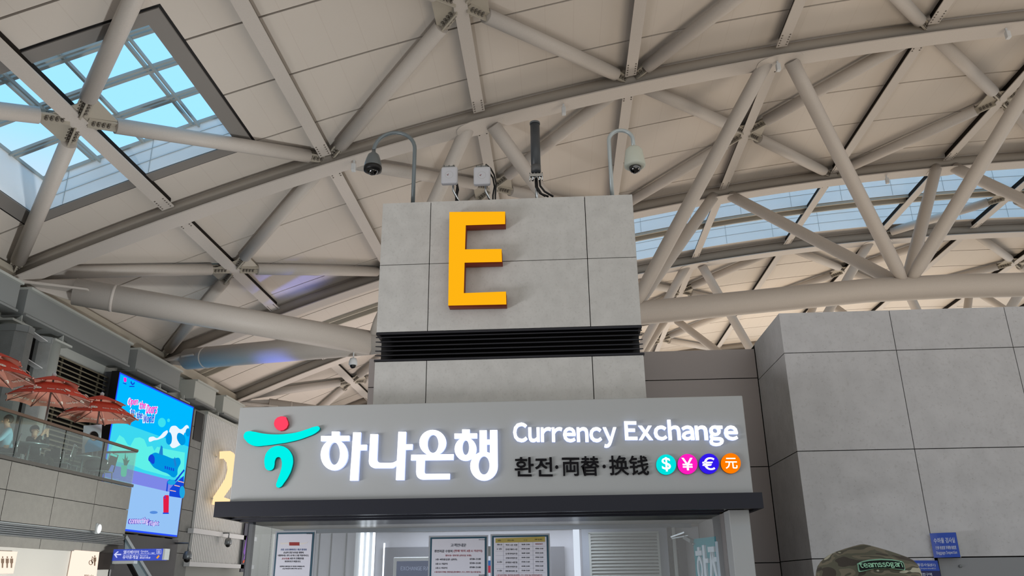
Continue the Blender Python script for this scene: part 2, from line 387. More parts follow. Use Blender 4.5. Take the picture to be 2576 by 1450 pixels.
# ---------------------------------------------------------------- ribs (I-beams running into the depth)
ribl = {0: 'roof rib lying along the left wall edge of the ceiling', 1: 'roof rib crossing the square skylight at top left',
        2: 'roof rib second from the left, passing just left of the hooked dome camera', 3: 'roof rib directly above the white antenna boxes', 4: 'roof rib passing behind the white dome camera on the tower',
        5: 'roof rib first right of the tower, above the twin tubes', 6: 'roof rib with black shadow side, second to the right of the tower',
        7: 'roof rib reaching the far right truss node below the top right corner', 8: 'roof rib at the right edge of the photo beyond the skylight strip', 9: 'roof rib far right over the far ceiling bay', 10: 'roof rib outermost on the right'}
bays = [(YZ, YA), (YA, YB), (YB, YC), (YC, YD), (YD, YE)]
for k in range(1, 11):
    x = RX(k); zb = zf(x)
    sl = (zf(x + .1) - zf(x - .1)) / .2
    R = thing('roof_rib', 'pale steel ' + ribl[k], 'beam', (x, YA, zb))
    for (a, b) in bays:
        if k >= 7 and b <= YA: continue
        m = MB(); a2, b2 = a + .4, b - .4; w = .19
        def q(dx, z): return zb + .30 + z + sl * dx
        m.hexa([(x - w, a2, q(-w, .02)), (x + w, a2, q(w, .02)), (x + w, b2, q(w, .02)), (x - w, b2, q(-w, .02)), (x - w, a2, q(-w, .06)), (x + w, a2, q(w, .06)), (x + w, b2, q(w, .06)), (x - w, b2, q(-w, .06))])
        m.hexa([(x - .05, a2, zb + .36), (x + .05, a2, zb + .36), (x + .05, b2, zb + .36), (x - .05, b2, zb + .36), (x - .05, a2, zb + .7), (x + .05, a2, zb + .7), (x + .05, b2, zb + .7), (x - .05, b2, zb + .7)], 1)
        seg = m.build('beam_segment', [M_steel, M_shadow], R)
        bt = MB()
        for ye, sg in ((a2, 1), (b2, -1)):
            for i in range(5):
                for dx in (-.13, .13):
                    bt.ball((x + dx, ye + sg * (.12 + .13 * i), q(dx, .015)), .032, 1, 1, .6, 6)
        bt.build('bolt_row', M_bolt, seg)
# ---------------------------------------------------------------- braces: four tubes meeting at a plate under a rib
BOLTS = []
def brace(k, y0, y1, label, arms='abcd', ym=None):
    x = RX(k); ym = (y0 + y1) / 2 if ym is None else ym; zc0 = zf(x) + .42
    B = thing('cross_brace', label, 'brace', (x, ym, zc0), 'ceiling cross braces')
    for n, (sx, ye) in {'a': (-1, y0), 'b': (1, y0), 'c': (-1, y1), 'd': (1, y1)}.items():
        if n not in arms: continue
        e = Vector((x + sx * PITCH, ye, zf(x + sx * PITCH) + .42)); c = Vector((x, ym, zc0)); d = (e - c).normalized(); L = (e - c).length
        m = MB(); m.tube([c + d * .95, c + d * (L - .8)], .225, 20); tb = m.build('brace_tube', M_steel, B)
        for p, l in ((c + d * .22, .8), (e - d * .88, .6)):
            m = MB(); side = d.cross(Vector((0, 0, 1))).normalized()
            m.bar(p, p + d * l, .05, .36); m.bar(p, p + d * l, .36, .05); jt = m.build('bolted_joint', M_plate, tb); m = MB()
            for i in range(4):
                for j in (-1, 1):
                    for kk in (-1, 1): m.ball(p + d * (.16 + .13 * i) + Vector((0, 0, j * .1)) + side * .04 * kk, .045, seg=6); m.ball(p + d * (.16 + .13 * i) + side * j * .1 + Vector((0, 0, .04 * kk)), .045, seg=6)
            BOLTS.append((m, tb))
    m = MB(); w = .75
    m.hexa([(x - w, ym - w * .8, zf(x - w) + .40), (x + w, ym - w * .8, zf(x + w) + .40), (x + w, ym + w * .8, zf(x + w) + .40), (x - w, ym + w * .8, zf(x - w) + .40),
            (x - w, ym - w * .8, zf(x - w) + .43), (x + w, ym - w * .8, zf(x + w) + .43), (x + w, ym + w * .8, zf(x + w) + .43), (x - w, ym + w * .8, zf(x - w) + .43)])
    m.build('node_plate', M_plate, B)
for k, y0, y1, lb, ym in [
    (1, YZ, YA, 'cross of four steel tubes under the square skylight at top left', 17.85), (3, YZ, YA, 'cross of four steel tubes at the top edge above the tower', 17.85),
    (5, YZ, YA, 'cross of steel tubes above the top edge right of centre', 17.85),
    (1, YA, YB, 'cross of four steel tubes left of the tower above the big sloping pipe', None), (3, YA, YB, 'cross of four steel tubes behind the white antenna boxes', None),
    (5, YA, YB, 'cross of four steel tubes right of the white dome camera', None), (7, YA, YB, 'cross of four steel tubes at the right edge near the top right corner', None),
    (1, YC, YD, 'far cross of tubes seen low between the left wall and the tower', None), (3, YC, YD, 'far cross of tubes hidden mostly behind the tower', None),
    (5, YC, YD, 'far cross of tubes beyond the skylight just right of the tower', None), (7, YC, YD, 'far cross of tubes beyond the skylight above the right stone wall', None),
    (9, YC, YD, 'far cross of tubes at the right edge under the skylight strip', None), (5, YD, YE, 'farthest cross of tubes seen low beside the black louvre', None)]:
    brace(k, y0, y1, lb, ym=ym)
brace(8, YB, YC, 'cross of pale tubes beneath the blue skylight strip at the right edge')

for m, tb in BOLTS: o = m.build('bolt_group', M_bolt, tb)
# small white devices below the near beam
for i, (px, py, Y, lb) in enumerate([(890, 420, YA, 'small white device clipped under the near beam left of the hooked camera'), (1418, 278, YA, 'small white device clipped under the near beam right of the tower antenna'),
                        (1957, 168, YA, 'small white device under the near beam above the twin tubes'), (2531, 76, YA, 'small white device under the near beam in the top right corner'),
                        (2232, 458, YB, 'small white device under the beam at the skylight strip')]):
    p = at(px, py, Y=Y - .1); z = zf(p.x)
    T = thing('beam_sensor', lb, 'sensor', (p.x, Y - .1, z), 'small white devices under the roof beams')
    MB().box((p.x - .03, Y - .13, z - .16), (p.x + .03, Y - .07, z)).build('bracket', M_white, T)
    MB().box((p.x - .07, Y - .2, z - .42), (p.x + .07, Y - .04, z - .14)).build('housing', M_white, T, bevel=.02)

# ---------------------------------------------------------------- floor, shell
tag(MB().box((-19, -14, -.2), (44, 76, 0)).build('floor', mat('floor_stone', (118, 113, 106), .5, noise=.05)), kind='structure')
# left wall
WX = -17.9
m = MB(); m.box((WX - .3, -14, 0), (WX, 76, 12.2)); tag(m.build('wall_left', M_lgrey), kind='structure')
pX = PL('X', WX)
# eaves strip between ceiling and girder
m = MB(); m.box((WX, 9.8, 11.0), (WX + .35, 75, 11.45)); tag(m.build('trim_1', M_plate), kind='structure')
# long girders on the left wall
for ya, yb, lb in ((14.0, 23.1, 'grey box girder along the left wall cut by the left edge of the photo'), (23.5, 30.1, 'grey box girder along the left wall under the near roof beam end'), (30.7, 34.6, 'short grey box girder above the bright screen'),
                   (36.2, 38.6, 'pale box bracket on the left wall above the fluted panel'), (39.6, 42.2, 'pale box bracket on the left wall nearest the currency sign')):
    T = thing('wall_girder', lb, 'girder', (WX, ya, 9.9), 'girders along the left wall')
    far = ya > 35; x1 = WX + .75; z0 = 9.93; z1 = 10.78
    m = MB(); m.hexa([(WX, ya, z0 + .02), (x1, ya, z0), (x1, yb, z0), (WX, yb, z0 + .02), (WX, ya, z1), (x1 - .0, ya, z1), (x1, yb, z1), (WX, yb, z1)]); m.build('web', M_lgrey if far else M_mid, T)
    MB().box((WX, ya, 10.78), (x1 + .12, yb, 10.86)).build('top_flange', M_lgrey, T)
    m = MB(); m.box((WX, ya, 9.86), (x1 + .1, yb, 9.93)); m.build('bottom_flange', M_mid, T)
# wall columns with bracket fins
for yc, lb in ((23.44, 'round pale column head beside the left edge below the girder'), (25.7, 'round pale column head right of the grey pilaster'), (32.9, 'round column head behind the top edge of the screen'), (35.2, 'round column head right of the screen top'), (39.1, 'round column head above the fluted panel')):
    T = thing('wall_column', lb, 'column', (WX + .45, yc, 3), 'round columns on the left wall')
    MB().tube([(WX + .45, yc, 3.2), (WX + .45, yc, 9.55)], .27, 20).build('shaft', M_lgrey, T)
    MB().box((WX, yc - .5, 9.55), (WX + .85, yc + .5, 9.62)).build('cap_plate', M_lgrey, T)
    m = MB(); m.hexa([(WX + .2, yc - .02, 9.62), (WX + .8, yc - .02, 9.62), (WX + .8, yc + .02, 9.62), (WX + .2, yc + .02, 9.62), (WX + .45, yc - .02, 9.62), (WX + .78, yc - .02, 9.86), (WX + .78, yc + .02, 9.86), (WX + .45, yc + .02, 9.62)])
    m.hexa([(WX + .1, yc + .2, 9.62), (WX + .8, yc + .2, 9.62), (WX + .8, yc + .24, 9.62), (WX + .1, yc + .24, 9.62), (WX + .5, yc + .2, 9.86), (WX + .55, yc + .2, 9.86), (WX + .55, yc + .24, 9.86), (WX + .5, yc + .24, 9.86)])
    m.build('bracket_fin', M_lgrey, T)
# slatted openings
for ya, yb, lb in ((14, 22.2, 'dark slatted wall vent at the left edge'), (26.3, 30.0, 'dark slatted wall vent behind the red parasols')):
    T = thing('wall_vent', lb, 'vent', (WX, ya, 4), 'slatted vents on the left wall')
    MB().box((WX + .01, ya, 4.1), (WX + .06, yb, 9.45)).build('backing', M_dark, T)
    m = MB(); ms = mat('slat_bronze', (120, 114, 96), .5, .3)
    z = 4.3
    while z < 9.4: m.hexa([(WX + .1, ya, z), (WX + .3, ya, z - .1), (WX + .3, yb, z - .1), (WX + .1, yb, z), (WX + .1, ya, z + .045), (WX + .3, ya, z - .055), (WX + .3, yb, z - .055), (WX + .1, yb, z + .045)]); z += .17
    s = m.build('slat', ms, T); s['kind'] = 'stuff'
    m = MB()
    for yy in np.arange(ya + .6, yb, 1.2): m.box((WX + .07, yy, 4.1), (WX + .12, yy + .05, 9.45))
    m.build('slat_support', ms, T)
# pilasters
def pilaster(y0, y1, depth, z1, lb, mm):
    T = thing('wall_pilaster', lb, 'pilaster', (WX, y0, 3), 'grey clad pilasters on the left wall')
    m = MB(); m.box((WX, y0, 3), (WX + depth - .25, y1, z1)); m.hexa([(WX + depth - .25, y0, 3), (WX + depth, y0 + .25, 3), (WX + depth, y1, 3), (WX + depth - .25, y1, 3), (WX + depth - .25, y0, z1), (WX + depth, y0 + .25, z1), (WX + depth, y1, z1), (WX + depth - .25, y1, z1)])
    m.build('cladding', mm, T)
    m = MB()
    for z in (z1 - .22, z1 - 1.95, z1 - 3.7, z1 - 5.4):
        m = MB(); m.box((WX, y0 - .015, z), (WX + depth - .22, y0, z + .2)); m.bar((WX + depth - .23, y0 + .0, z + .1), (WX + depth + .005, y0 + .24, z + .1), .03, .2); m.box((WX + depth, y0 + .25, z), (WX + depth + .015, y1, z + .2)); m.build('band', M_mid, T)
    return T
pilaster(22.6, 23.15, 1.5, 9.3, 'grey clad pilaster at the left edge above the parasols', M_stoneL)
pilaster(24.1, 24.42, 1.3, 9.38, 'narrow grey pilaster left of the slatted vent', M_stoneL)
T = thing('light_baffle', 'row of small white blades in the dark gap between the two grey pilasters', 'baffle', (WX + 1.0, 23.6, 6))
for z in (9.2, 8.3, 7.4): MB().bar((WX + 1.15, 23.18, z + .12), (WX + 1.25, 24.08, z - .05), .25, .03).build('blade', M_white, T)
MB().box((WX + .9, 23.76, 3), (WX + .94, 24.08, 9.25)).build('backing', M_dark, T)
tag(MB().box((WX + .1, 29.7, 3.4), (WX + .75, 31.0, 9.6)).build('wall_pier', mat('dark_pier', (84, 86, 92), .6)), 'plain dark grey pier between the slatted vent and the bright screen', 'pier')

# ---------------------------------------------------------------- LED screen
SX = -16.9; pS = PL('X', SX)
T = thing('led_screen', 'huge bright blue advertising screen on the left wall reading Open the Doors to the World', 'screen', (SX, 29.2, 3.6))
MB().box((SX - .35, 29.24, 3.6), (SX - .03, 36.0, 9.5)).build('cabinet', M_black, T)
blue = em('screen_blue', (0, 185, 255), 1.0)
def sc(name, shapes, m, lift, smooth=False): return poly(name, shapes, pS, .008, m, T if name == 'picture' else PIC, lift, smooth, crop=(240, 920, 2.735))
# picture base with border
def quadZ(y0, y1, z0, z1, x, m, name, par): return MB().box((x, y0, z0), (x + .01, y1, z1)).build(name, m, par)
quadZ(29.24, 35.86, 3.65, 9.44, SX - .03, em('screen_border', (40, 80, 255), 1.0), 'border', T)
PIC = quadZ(29.3, 35.8, 3.72, 9.38, SX - .02, blue, 'picture', T)
def band(z0, z1, m, lift): return quadZ(29.3, 35.8, z0, z1, SX - .02 + lift, m, 'backdrop', PIC)
band(5.95, 7.6, em('screen_cyan', (60, 215, 240), 1.0), .012)
band(3.72, 5.45, em('screen_floor', (150, 195, 245), 1.0), .012)
band(5.45, 5.95, em('screen_purple', (125, 135, 230), 1.0), .012)
mint = em('screen_mint', (95, 240, 232), 1.0); dblue = em('screen_deep_blue', (20, 70, 215), 1.0); mblue = em('screen_mid_blue', (0, 150, 225), 1.0); wht = em('screen_white', (235, 245, 255), 1.0); pink = em('screen_pink', (255, 40, 200), 1.0); red = em('screen_red', (225, 30, 70), 1.0); lcy = em('screen_pale_cyan', (60, 225, 240), 1.0)
sc('backdrop_tree', [[[(98, 640), (100, 580), (160, 480), (190, 500), (215, 545), (235, 555), (265, 500), (300, 495), (330, 510), (350, 560), (385, 555), (400, 590), (420, 560), (480, 575), (610, 600), (600, 770), (480, 760), (330, 720), (260, 690), (130, 660)]]], mint, .03)
sc('cloud', [[ell(452, 393, 26, 32)], [ell(498, 378, 9, 12)], [ell(202, 393, 12, 12)]], lcy, .03)
sc('cloud', [[[(360, 510), (385, 490), (420, 500), (440, 485), (470, 455), (492, 455), (480, 480), (440, 505), (400, 515)]]], wht, .035, True)
# white toy plane at upper right (no figures)
sc('toy_plane', [[[(505, 440), (540, 415), (580, 440), (632, 415), (636, 440), (600, 480), (610, 500), (590, 530), (575, 548), (505, 545), (508, 500)]]], wht, .035, True)
sc('toy_plane_wing', [[[(478, 510), (490, 465), (512, 470), (515, 530), (495, 545)]], [[(555, 480), (585, 470), (612, 520), (600, 545), (570, 535)]], [[(615, 450), (640, 440), (640, 480), (622, 485)]]], mblue, .045, True)
# parked aircraft
sc('airliner', [[[(365, 640), (390, 605), (440, 610), (520, 640), (580, 660), (560, 715), (555, 755), (480, 740), (430, 720), (385, 690)]]], mblue, .035, True)
sc('airliner_tail', [[[(430, 610), (445, 550), (455, 560), (457, 620)]], [[(530, 650), (540, 630), (552, 690), (540, 700)]]], em('screen_tail', (30, 130, 210), 1), .04)
sc('airliner_nose', [[[(357, 645), (372, 615), (395, 625), (400, 655), (395, 675), (372, 665)]]], dblue, .042, True)
sc('airliner_window', [[rect(470 + 14 * i, 692 + 4 * i, 477 + 14 * i, 712 + 4 * i)] for i in range(5)], dblue, .045)
sc('boarding_stairs', [[[(505, 850), (535, 815), (600, 760), (598, 915), (500, 900)]]], dblue, .045)
sc('stair_step', [[[(505, 857), (545, 865), (545, 870), (505, 863)]], [[(535, 822), (572, 830), (572, 836), (535, 828)]], [[(560, 793), (600, 803), (600, 809), (560, 799)]]], em('screen_peach', (245, 190, 170), 1), .05)
sc('stair_rail', [[[(478, 865), (485, 800), (500, 785), (540, 790), (600, 715), (605, 725), (545, 800), (505, 797), (492, 810), (486, 868)]]], dblue, .052)
sc('stair_wheel', [[ell(588, 872, 18, 42)], [ell(515, 805, 28, 18)]], em('screen_wheel', (30, 165, 225), 1), .055)
sc('suitcase', [[[(459, 905), (470, 893), (494, 893), (497, 905), (495, 1010), (485, 1020), (460, 1015)]]], red, .05)
sc('suitcase_handle', [[rect(466, 898, 472, 918)], [rect(455, 1013, 495, 1022)]], dblue, .056)
sc('floor_shadow', [[ell(394, 1012, 27, 10)]], em('screen_shadow', (85, 140, 220), 1), .04)
sc('flower_pot', [[[(172, 685), (212, 690), (205, 755), (195, 767), (175, 765), (167, 750)]]], em('screen_green', (70, 215, 190), 1), .04)
sc('pot_leaves', [[[(190, 690), (185, 655), (178, 640), (192, 650), (198, 600), (204, 645), (214, 625), (211, 655), (228, 650), (208, 690)]]], em('screen_leaf', (20, 110, 100), 1), .04)
sc('badge', [[[(190, 82), (208, 86), (207, 112), (197, 116), (190, 108)]]], pink, .03)
sc('badge_mark', [[[(240, 105), (250, 128), (265, 112), (262, 130), (248, 136), (236, 120)]], [[(184, 118), (206, 124), (206, 132), (184, 122)]], [rect(228, 141, 262, 148)]], dblue, .03)
def outlined(lines, m1, m2, lift):
    mb = MB()
    for b, x0, y0, x1, y1 in lines: textfit(mb, b, pS, x0 - 6, y0 - 6, x1 + 6, y1 + 6, t=.006, lift=lift, off=.05, crop=(240, 920, 2.735), wide=True)
    mb.build('lettering_outline', m1, PIC); mb = MB()
    for b, x0, y0, x1, y1 in lines: textfit(mb, b, pS, x0, y0, x1, y1, t=.006, lift=lift + .01, off=.02, crop=(240, 920, 2.735), wide=True)
    mb.build('lettering', m2, PIC)
# text follows the wall plane: give boxes per word so that each sits on its sloping line
outlined([('Open', 220, 225, 284, 285), ('the', 297, 246, 340, 300), ('Doors', 347, 268, 418, 333)], wht, pink, .03)
outlined([('to', 236, 300, 262, 342), ('the', 276, 318, 317, 366), ('World', 324, 338, 396, 394)], wht, dblue, .03)
outlined([('connecting', 226, 1048, 358, 1100), ('flight', 362, 1072, 428, 1108)], em('screen_plum', (95, 70, 190), 1), em('screen_lilac', (225, 205, 255), 1), .03)

# dark recess below the screen, stone wall right of it
m = MB(); m.box((WX, 29.0, 0), (WX + .9, 36.2, 3.55)); tag(m.build('wall_recess', mat('dark_recess', (48, 50, 54), .5)), kind='structure')
m = MB(); my = MB()
XS = -17.2; y = 36.05
zz = [0, 1.0, 2.0, 3.0, 3.95, 4.9, 5.85, 6.8, 7.75, 8.7, 9.5]
for z0, z1 in zip(zz, zz[1:]):
    for y0, y1 in ((36.02, 37.75),): m.box((XS - .1, y0 + .01, z0 + .012), (XS, y1 - .01, z1 - .012))
m.box((XS - .4, 36.02, 0), (XS - .03, 37.75, 9.5), 1); tag(m.build('wall_pillar', [M_stoneL, M_dark]), kind='structure')
tag(MB().box((XS, 36.75, 8.1), (XS + .03, 37.6, 9.45)).build('vent_slot', M_black), 'tall black slot in the stone pillar left of the fluted panel', 'vent')
# fluted panel
T = thing('fluted_panel', 'tall pale fluted wall panel carrying the glowing number 2', 'panel', (XS, 37.8, 3))
m = MB(); y = 37.8
while y < 45.4: m.box((XS + .05, y, 2.6), (XS + .12, y + .1, 9.55)); y += .19
m.box((XS, 37.78, 2.6), (XS + .05, 45.5, 9.55)); fl = m.build('fluting', mat('fluted_metal', (205, 207, 206), .5, 0), T)
MB().box((XS + .02, 37.4, 3.9), (XS + .3, 45.5, 4.12)).build('rail', M_white, T); MB().box((XS + .02, 37.4, 2.45), (XS + .3, 45.5, 2.65)).build('sill', M_white, T)
MB().box((XS, 37.7, 9.5), (XS + .18, 45.5, 9.62)).build('top_trim', M_lgrey, T)
T = thing('number_sign', 'large glowing warm white number 2 standing off the fluted panel', 'sign', at(560, 1200, X=XS + .7))
tw = em('number_glow', (255, 214, 160), 1.25)
poly('numeral', [[[(232, 440), (270, 437), (300, 455), (322, 500), (326, 570), (312, 650), (275, 730), (215, 812), (300, 840), (300, 890), (170, 870), (180, 812), (235, 730), (280, 655), (296, 590), (290, 530), (265, 497), (232, 500)]]], PL('X', XS + .45), .32, tw, T, crop=(480, 1000, 3.222))
m = MB(); m.bar(at(545, 1150, X=XS + .13), at(545, 1150, X=XS + .5), .05, .05); m.bar(at(535, 1255, X=XS + .13), at(535, 1255, X=XS + .5), .05, .05); m.build('standoff', M_white, T)
# purple advertisement panel under the canopy at far left
T = thing('wall_advert', 'narrow dark poster with purple and pink shapes seen under the canopy left corner', 'poster', at(620, 1390, X=-16.9))
pW = PL('X', -16.95)
poly('backing', [[[(616, 1310), (632, 1310), (622, 1440), (602, 1440)]]], pW, .05, mat('advert_navy', (30, 28, 52), .4), T)
poly('shape', [[[(622, 1335), (629, 1330), (626, 1370), (612, 1398), (610, 1390)]], [[(612, 1400), (626, 1375), (625, 1390), (609, 1412)]]], pW, .01, em('advert_purple', (150, 110, 190), .8), T, lift=.05)
poly('streak', [[[(609, 1412), (620, 1402), (620, 1408), (608, 1418)]]], pW, .01, em('advert_orange', (235, 110, 80), .8), T, lift=.062)

# small dome cameras
def dome(name, label, pos, sc_=1, arm=None, hang=None, m=M_grey):
    x, y, z = pos; T = thing(name, label, 'security camera', pos, 'wall security cameras')
    if arm: MB().tube([arm, (x, y, arm[2]), (x, y, z)], .03 * sc_, 8).build('bracket', m, T)
    if hang: MB().tube([(x, y, hang), (x, y, z)], .02 * sc_, 8).build('rod', m, T)
    MB().lathe([(.02 * sc_, .02 * sc_), (.10 * sc_, 0), (.14 * sc_, -.1 * sc_), (.15 * sc_, -.22 * sc_), (.13 * sc_, -.25 * sc_)], pos, 16).build('housing', m, T)
    MB().ball((x, y, z - .25 * sc_), .11 * sc_, seg=12).build('dome', M_black, T)
p = at(575, 1355, X=-16.6); dome('dome_camera', 'small dome camera on a bracket in front of the fluted panel', p, 1.2, arm=(-17.0, p.y, p.z + .25))
p = at(473, 1388, X=-16.4); dome('dome_camera', 'small dark dome camera on the stone pillar below the screen', p, 1.3, arm=(-17.2, p.y, p.z + .35))
p = at(889, 902, Y=28.6); dome('dome_camera', 'tiny dome camera hanging on a rod below the big pipe left of the tower', p, 1.1, hang=p.z + .6, m=M_white)

# ---------------------------------------------------------------- terrace
PX = -11.2; PE = 20.8; FZ = 3.95
m = MB(); dk = MB()
ys = [PE - 1.62 * i for i in range(0, 9)]
for z0, z1 in ((2.87, 3.48), (3.48, 4.05)):
    for a, b in zip(ys[1:], ys): m.box((PX - .12, a + .008, z0 + .008), (PX, b - .008, z1 - .008))
m.box((PX - .3, ys[-1], 2.8), (PX - .06, PE - .01, 4.04), 1)
for z0, z1 in ((2.87, 3.48), (3.48, 4.05)): m.box((-17.8, PE - .02, z0 + .008), (PX - .02, PE, z1 - .008))
for a, b in zip(ys[1:], ys): m.box((PX - .25, a + .008, 2.40), (PX - .12, b - .008, 2.60))
tag(m.build('wall_parapet', [M_gran, M_dark]), kind='structure')
m = MB()
for i in range(6): z = 2.62 + .04 * i; m.tube([(PX - .02 - .0 * i, ys[-1], z), (PX - .02, PE, z)], .019, 8)
m.box((PX - .2, ys[-1], 2.6), (PX - .05, PE, 2.87))
tag(m.build('trim_2', M_alu), kind='structure')
tag(MB().box((-17.9, 7.8, 3.7), (PX - .3, PE - .03, FZ)).build('floor_terrace', M_gran), kind='structure')
m = MB(); m.box((PX - .35, 7.8, 0), (PX - .2, PE - .1, 2.42)); tag(m.build('wall_toilet', mat('pale_grey_wall', (150, 148, 142), .6)), kind='structure')
tag(MB().box((-17.8, 20.65, 0), (PX - .2, 20.78, 3.7)).build('wall_terrace_end', mat('terrace_end', (95, 95, 96), .6)), kind='structure')
# railing
T = thing('glass_railing', 'glass railing with bronze handrail along the terrace edge on the left', 'railing', (PX, PE, FZ))
m = MB(); m.bar((PX, ys[-1], 5.02), (PX, PE, 5.0), .06, .06); m.bar((PX, PE, 4.98), (-13.5, PE, 4.98), .05, .05); m.build('handrail', mat('bronze_rail', (84, 66, 54), .4, .5), T)
m = MB(); m.bar((PX, ys[-1], 4.09), (PX, PE, 4.09), .08, .07); m.build('bottom_rail', mat('dark_rail', (60, 58, 54), .5), T)
for a, b in zip(ys[1:], ys): MB().box((PX - .006, a + .02, 4.12), (PX + .006, b - .02, 4.98)).build('glass_panel', M_rail, T)
MB().box((-13.4, PE - .006, 4.1), (PX - .03, PE + .006, 4.95)).build('glass_panel', M_rail, T)
# small white sensor on parapet
p = at(249, 1331, X=PX + .05); T = thing('wall_sensor', 'small oval white sensor on the granite parapet', 'sensor', p)
MB().ball(p, .1, .5, .8, 1.15).build('cover', M_white, T); MB().box((PX, p.y - .09, p.z - .12), (PX + .03, p.y - .0, p.z + .12)).build('base', M_mid, T)
# parasols
M_red = mat('parasol_red', (214, 62, 40), .7); 
def translucent(name, c):
    m = bpy.data.materials.new(name); m.use_nodes = True; nt = m.node_tree; b = nt.nodes['Principled BSDF']; b.inputs['Base Color'].default_value = (*lin(c), 1); b.inputs['Roughness'].default_value = .8
    t = nt.nodes.new('ShaderNodeBsdfTranslucent'); t.inputs[0].default_value = (*lin(c), 1); x = nt.nodes.new('ShaderNodeMixShader'); x.inputs[0].default_value = .35
    nt.links.new(b.outputs[0], x.inputs[1]); nt.links.new(t.outputs[0], x.inputs[2]); nt.links.new(x.outputs[0], nt.nodes['Material Output'].inputs[0]); return m
M_red = translucent('parasol_cloth', (240, 92, 66))
M_lin = mat('parasol_lining', (196, 132, 114), .8)
M_cream = mat('cream_print', (225, 215, 200), .7)
def parasol(x, y, ztop, label, R=.98, rot=.2):
    T = thing('parasol', label, 'parasol', (x, y, FZ), 'red parasols on the terrace')
    MB().tube([(x, y, FZ), (x, y, ztop + .02)], .024, 12).build('pole', M_alu, T)
    MB().lathe([(.25, 0), (.25, .05), (.05, .09), (.04, .3)], (x, y, FZ + .001), 20).build('base', M_mid, T)
    def tier(R0, R1, z0, z1, name, drop):
        m = MB(); n = 8
        def P(k, f, e):
            t = rot + 2 * math.pi * k / n; r = R0 + (R1 - R0) * f
            r *= (1 - .04 * e * f)
            return (x + r * math.cos(t), y + r * math.sin(t), z0 + (z1 - z0) * (f ** 1.15) + .05 * e * f)
        for k in range(n):
            for f0, f1 in ((0, .35), (.35, .7), (.7, 1)):
                for j in range(4):
                    a, b = k + j / 4, k + (j + 1) / 4; ea, eb = math.sin(j / 4 * math.pi), math.sin((j + 1) / 4 * math.pi)
                    def Q(f, kk, j): 
                        t0 = rot + 2 * math.pi * k / n; t1 = rot + 2 * math.pi * (k + 1) / n; r = R0 + (R1 - R0) * f
                        p0 = Vector((r * math.cos(t0), r * math.sin(t0), 0)); p1 = Vector((r * math.cos(t1), r * math.sin(t1), 0)); q = p0.lerp(p1, j / 4)
                        return (x + q.x, y + q.y, z0 + (z1 - z0) * (f ** 1.15) + .03 * math.sin(j / 4 * math.pi) * f)
                    m.face([Q(f0, a, j), Q(f0, b, j + 1), Q(f1, b, j + 1), Q(f1, a, j)])
            # valance
        bmesh.ops.remove_doubles(m.bm, verts=m.bm.verts, dist=1e-4)
        me_ = bpy.data.meshes.new('l'); m.bm.to_mesh(me_); c = m.build(name, M_red, T)
        k_ = MB(); k_.mesh(me_, Matrix.Translation((0, 0, -.012))); k_.build(name + '_lining', M_lin, c); bpy.data.meshes.remove(me_); return c
    c1 = tier(.02, .62, ztop, ztop - .24, 'upper_canopy', 0); c2 = tier(.40, R, ztop - .24, ztop - .62, 'canopy', 0)
    MB().lathe([(.01, .08), (.05, .05), (.05, -.02)], (x, y, ztop + .01), 10).build('finial', M_white, c1)
    m = MB()
    for k in range(8):
        t = rot + 2 * math.pi * k / 8; m.tube([(x, y, ztop - .30), (x + R * math.cos(t), y + R * math.sin(t), ztop - .64)], .012, 6); m.ball((x + R * 1.01 * math.cos(t), y + R * 1.01 * math.sin(t), ztop - .63), .03, seg=6)
        m.ball((x + .62 * math.cos(t), y + .62 * math.sin(t), ztop - .25), .022, seg=6)
    m.build('rib', mat('rib_brown', (150, 108, 98), .6), c2)
    # white print on each segment: pill badge and words
    pr = MB(); bd = fillmesh([ell(0, 0, .085, .055, 16), ell(-.03, 0, .016, .02, 8), ell(.03, 0, .016, .02, 8)], .002); tx = textmesh('two first', .012, .001)
    for k in range(8):
        t = rot + 2 * math.pi * (k + .5) / 8; ap = R * math.cos(math.pi / 8); r1 = ap * .86
        slope = math.atan2(.38, ap - .38)
        z1 = ztop - .24 - .38 * (((r1 - .37) / (ap - .37)) ** 1.15) + .026
        rad = Vector((math.cos(t), math.sin(t), -math.tan(slope))).normalized(); tan = Vector((-math.sin(t), math.cos(t), 0)); nor = tan.cross(-rad).normalized()
        if nor.z < 0: nor = -nor
        for side in (1, -1):
            # above: read from outside; below: read from the hall under the far segments
            u = tan if side == 1 else -tan
            up = -rad if side == 1 else rad
            if side == -1: u, up = tan * -1, -rad
            o = Vector((x, y, z1)) + Vector((math.cos(t) * r1, math.sin(t) * r1, 0)) + nor * (.014 if side == 1 else -.03)
            M1 = Matrix.Translation(o) @ Matrix((u, up, nor * side)).transposed().to_4x4()
            pr.mesh(bd, M1 @ Matrix.Translation((.30 if side == -1 else -.30, 0, 0))); pr.mesh(tx, M1 @ Matrix.Translation((-.04 if side == -1 else .08, -.04, 0)) @ Matrix.Scale(.105, 4))
    pr.build('printed_mark', M_cream, c2)
pp = at(137, 947, X=-12.6); parasol(-12.6, 18.85, 6.6, 'middle red parasol on the terrace, its pole crossing the slatted vent')
parasol(-12.4, 20.74, 6.52, 'red parasol nearest the bright screen', rot=.35)
parasol(-12.7, 16.7, 6.65, 'leftmost red parasol, cut by the left edge of the photo', rot=.1)
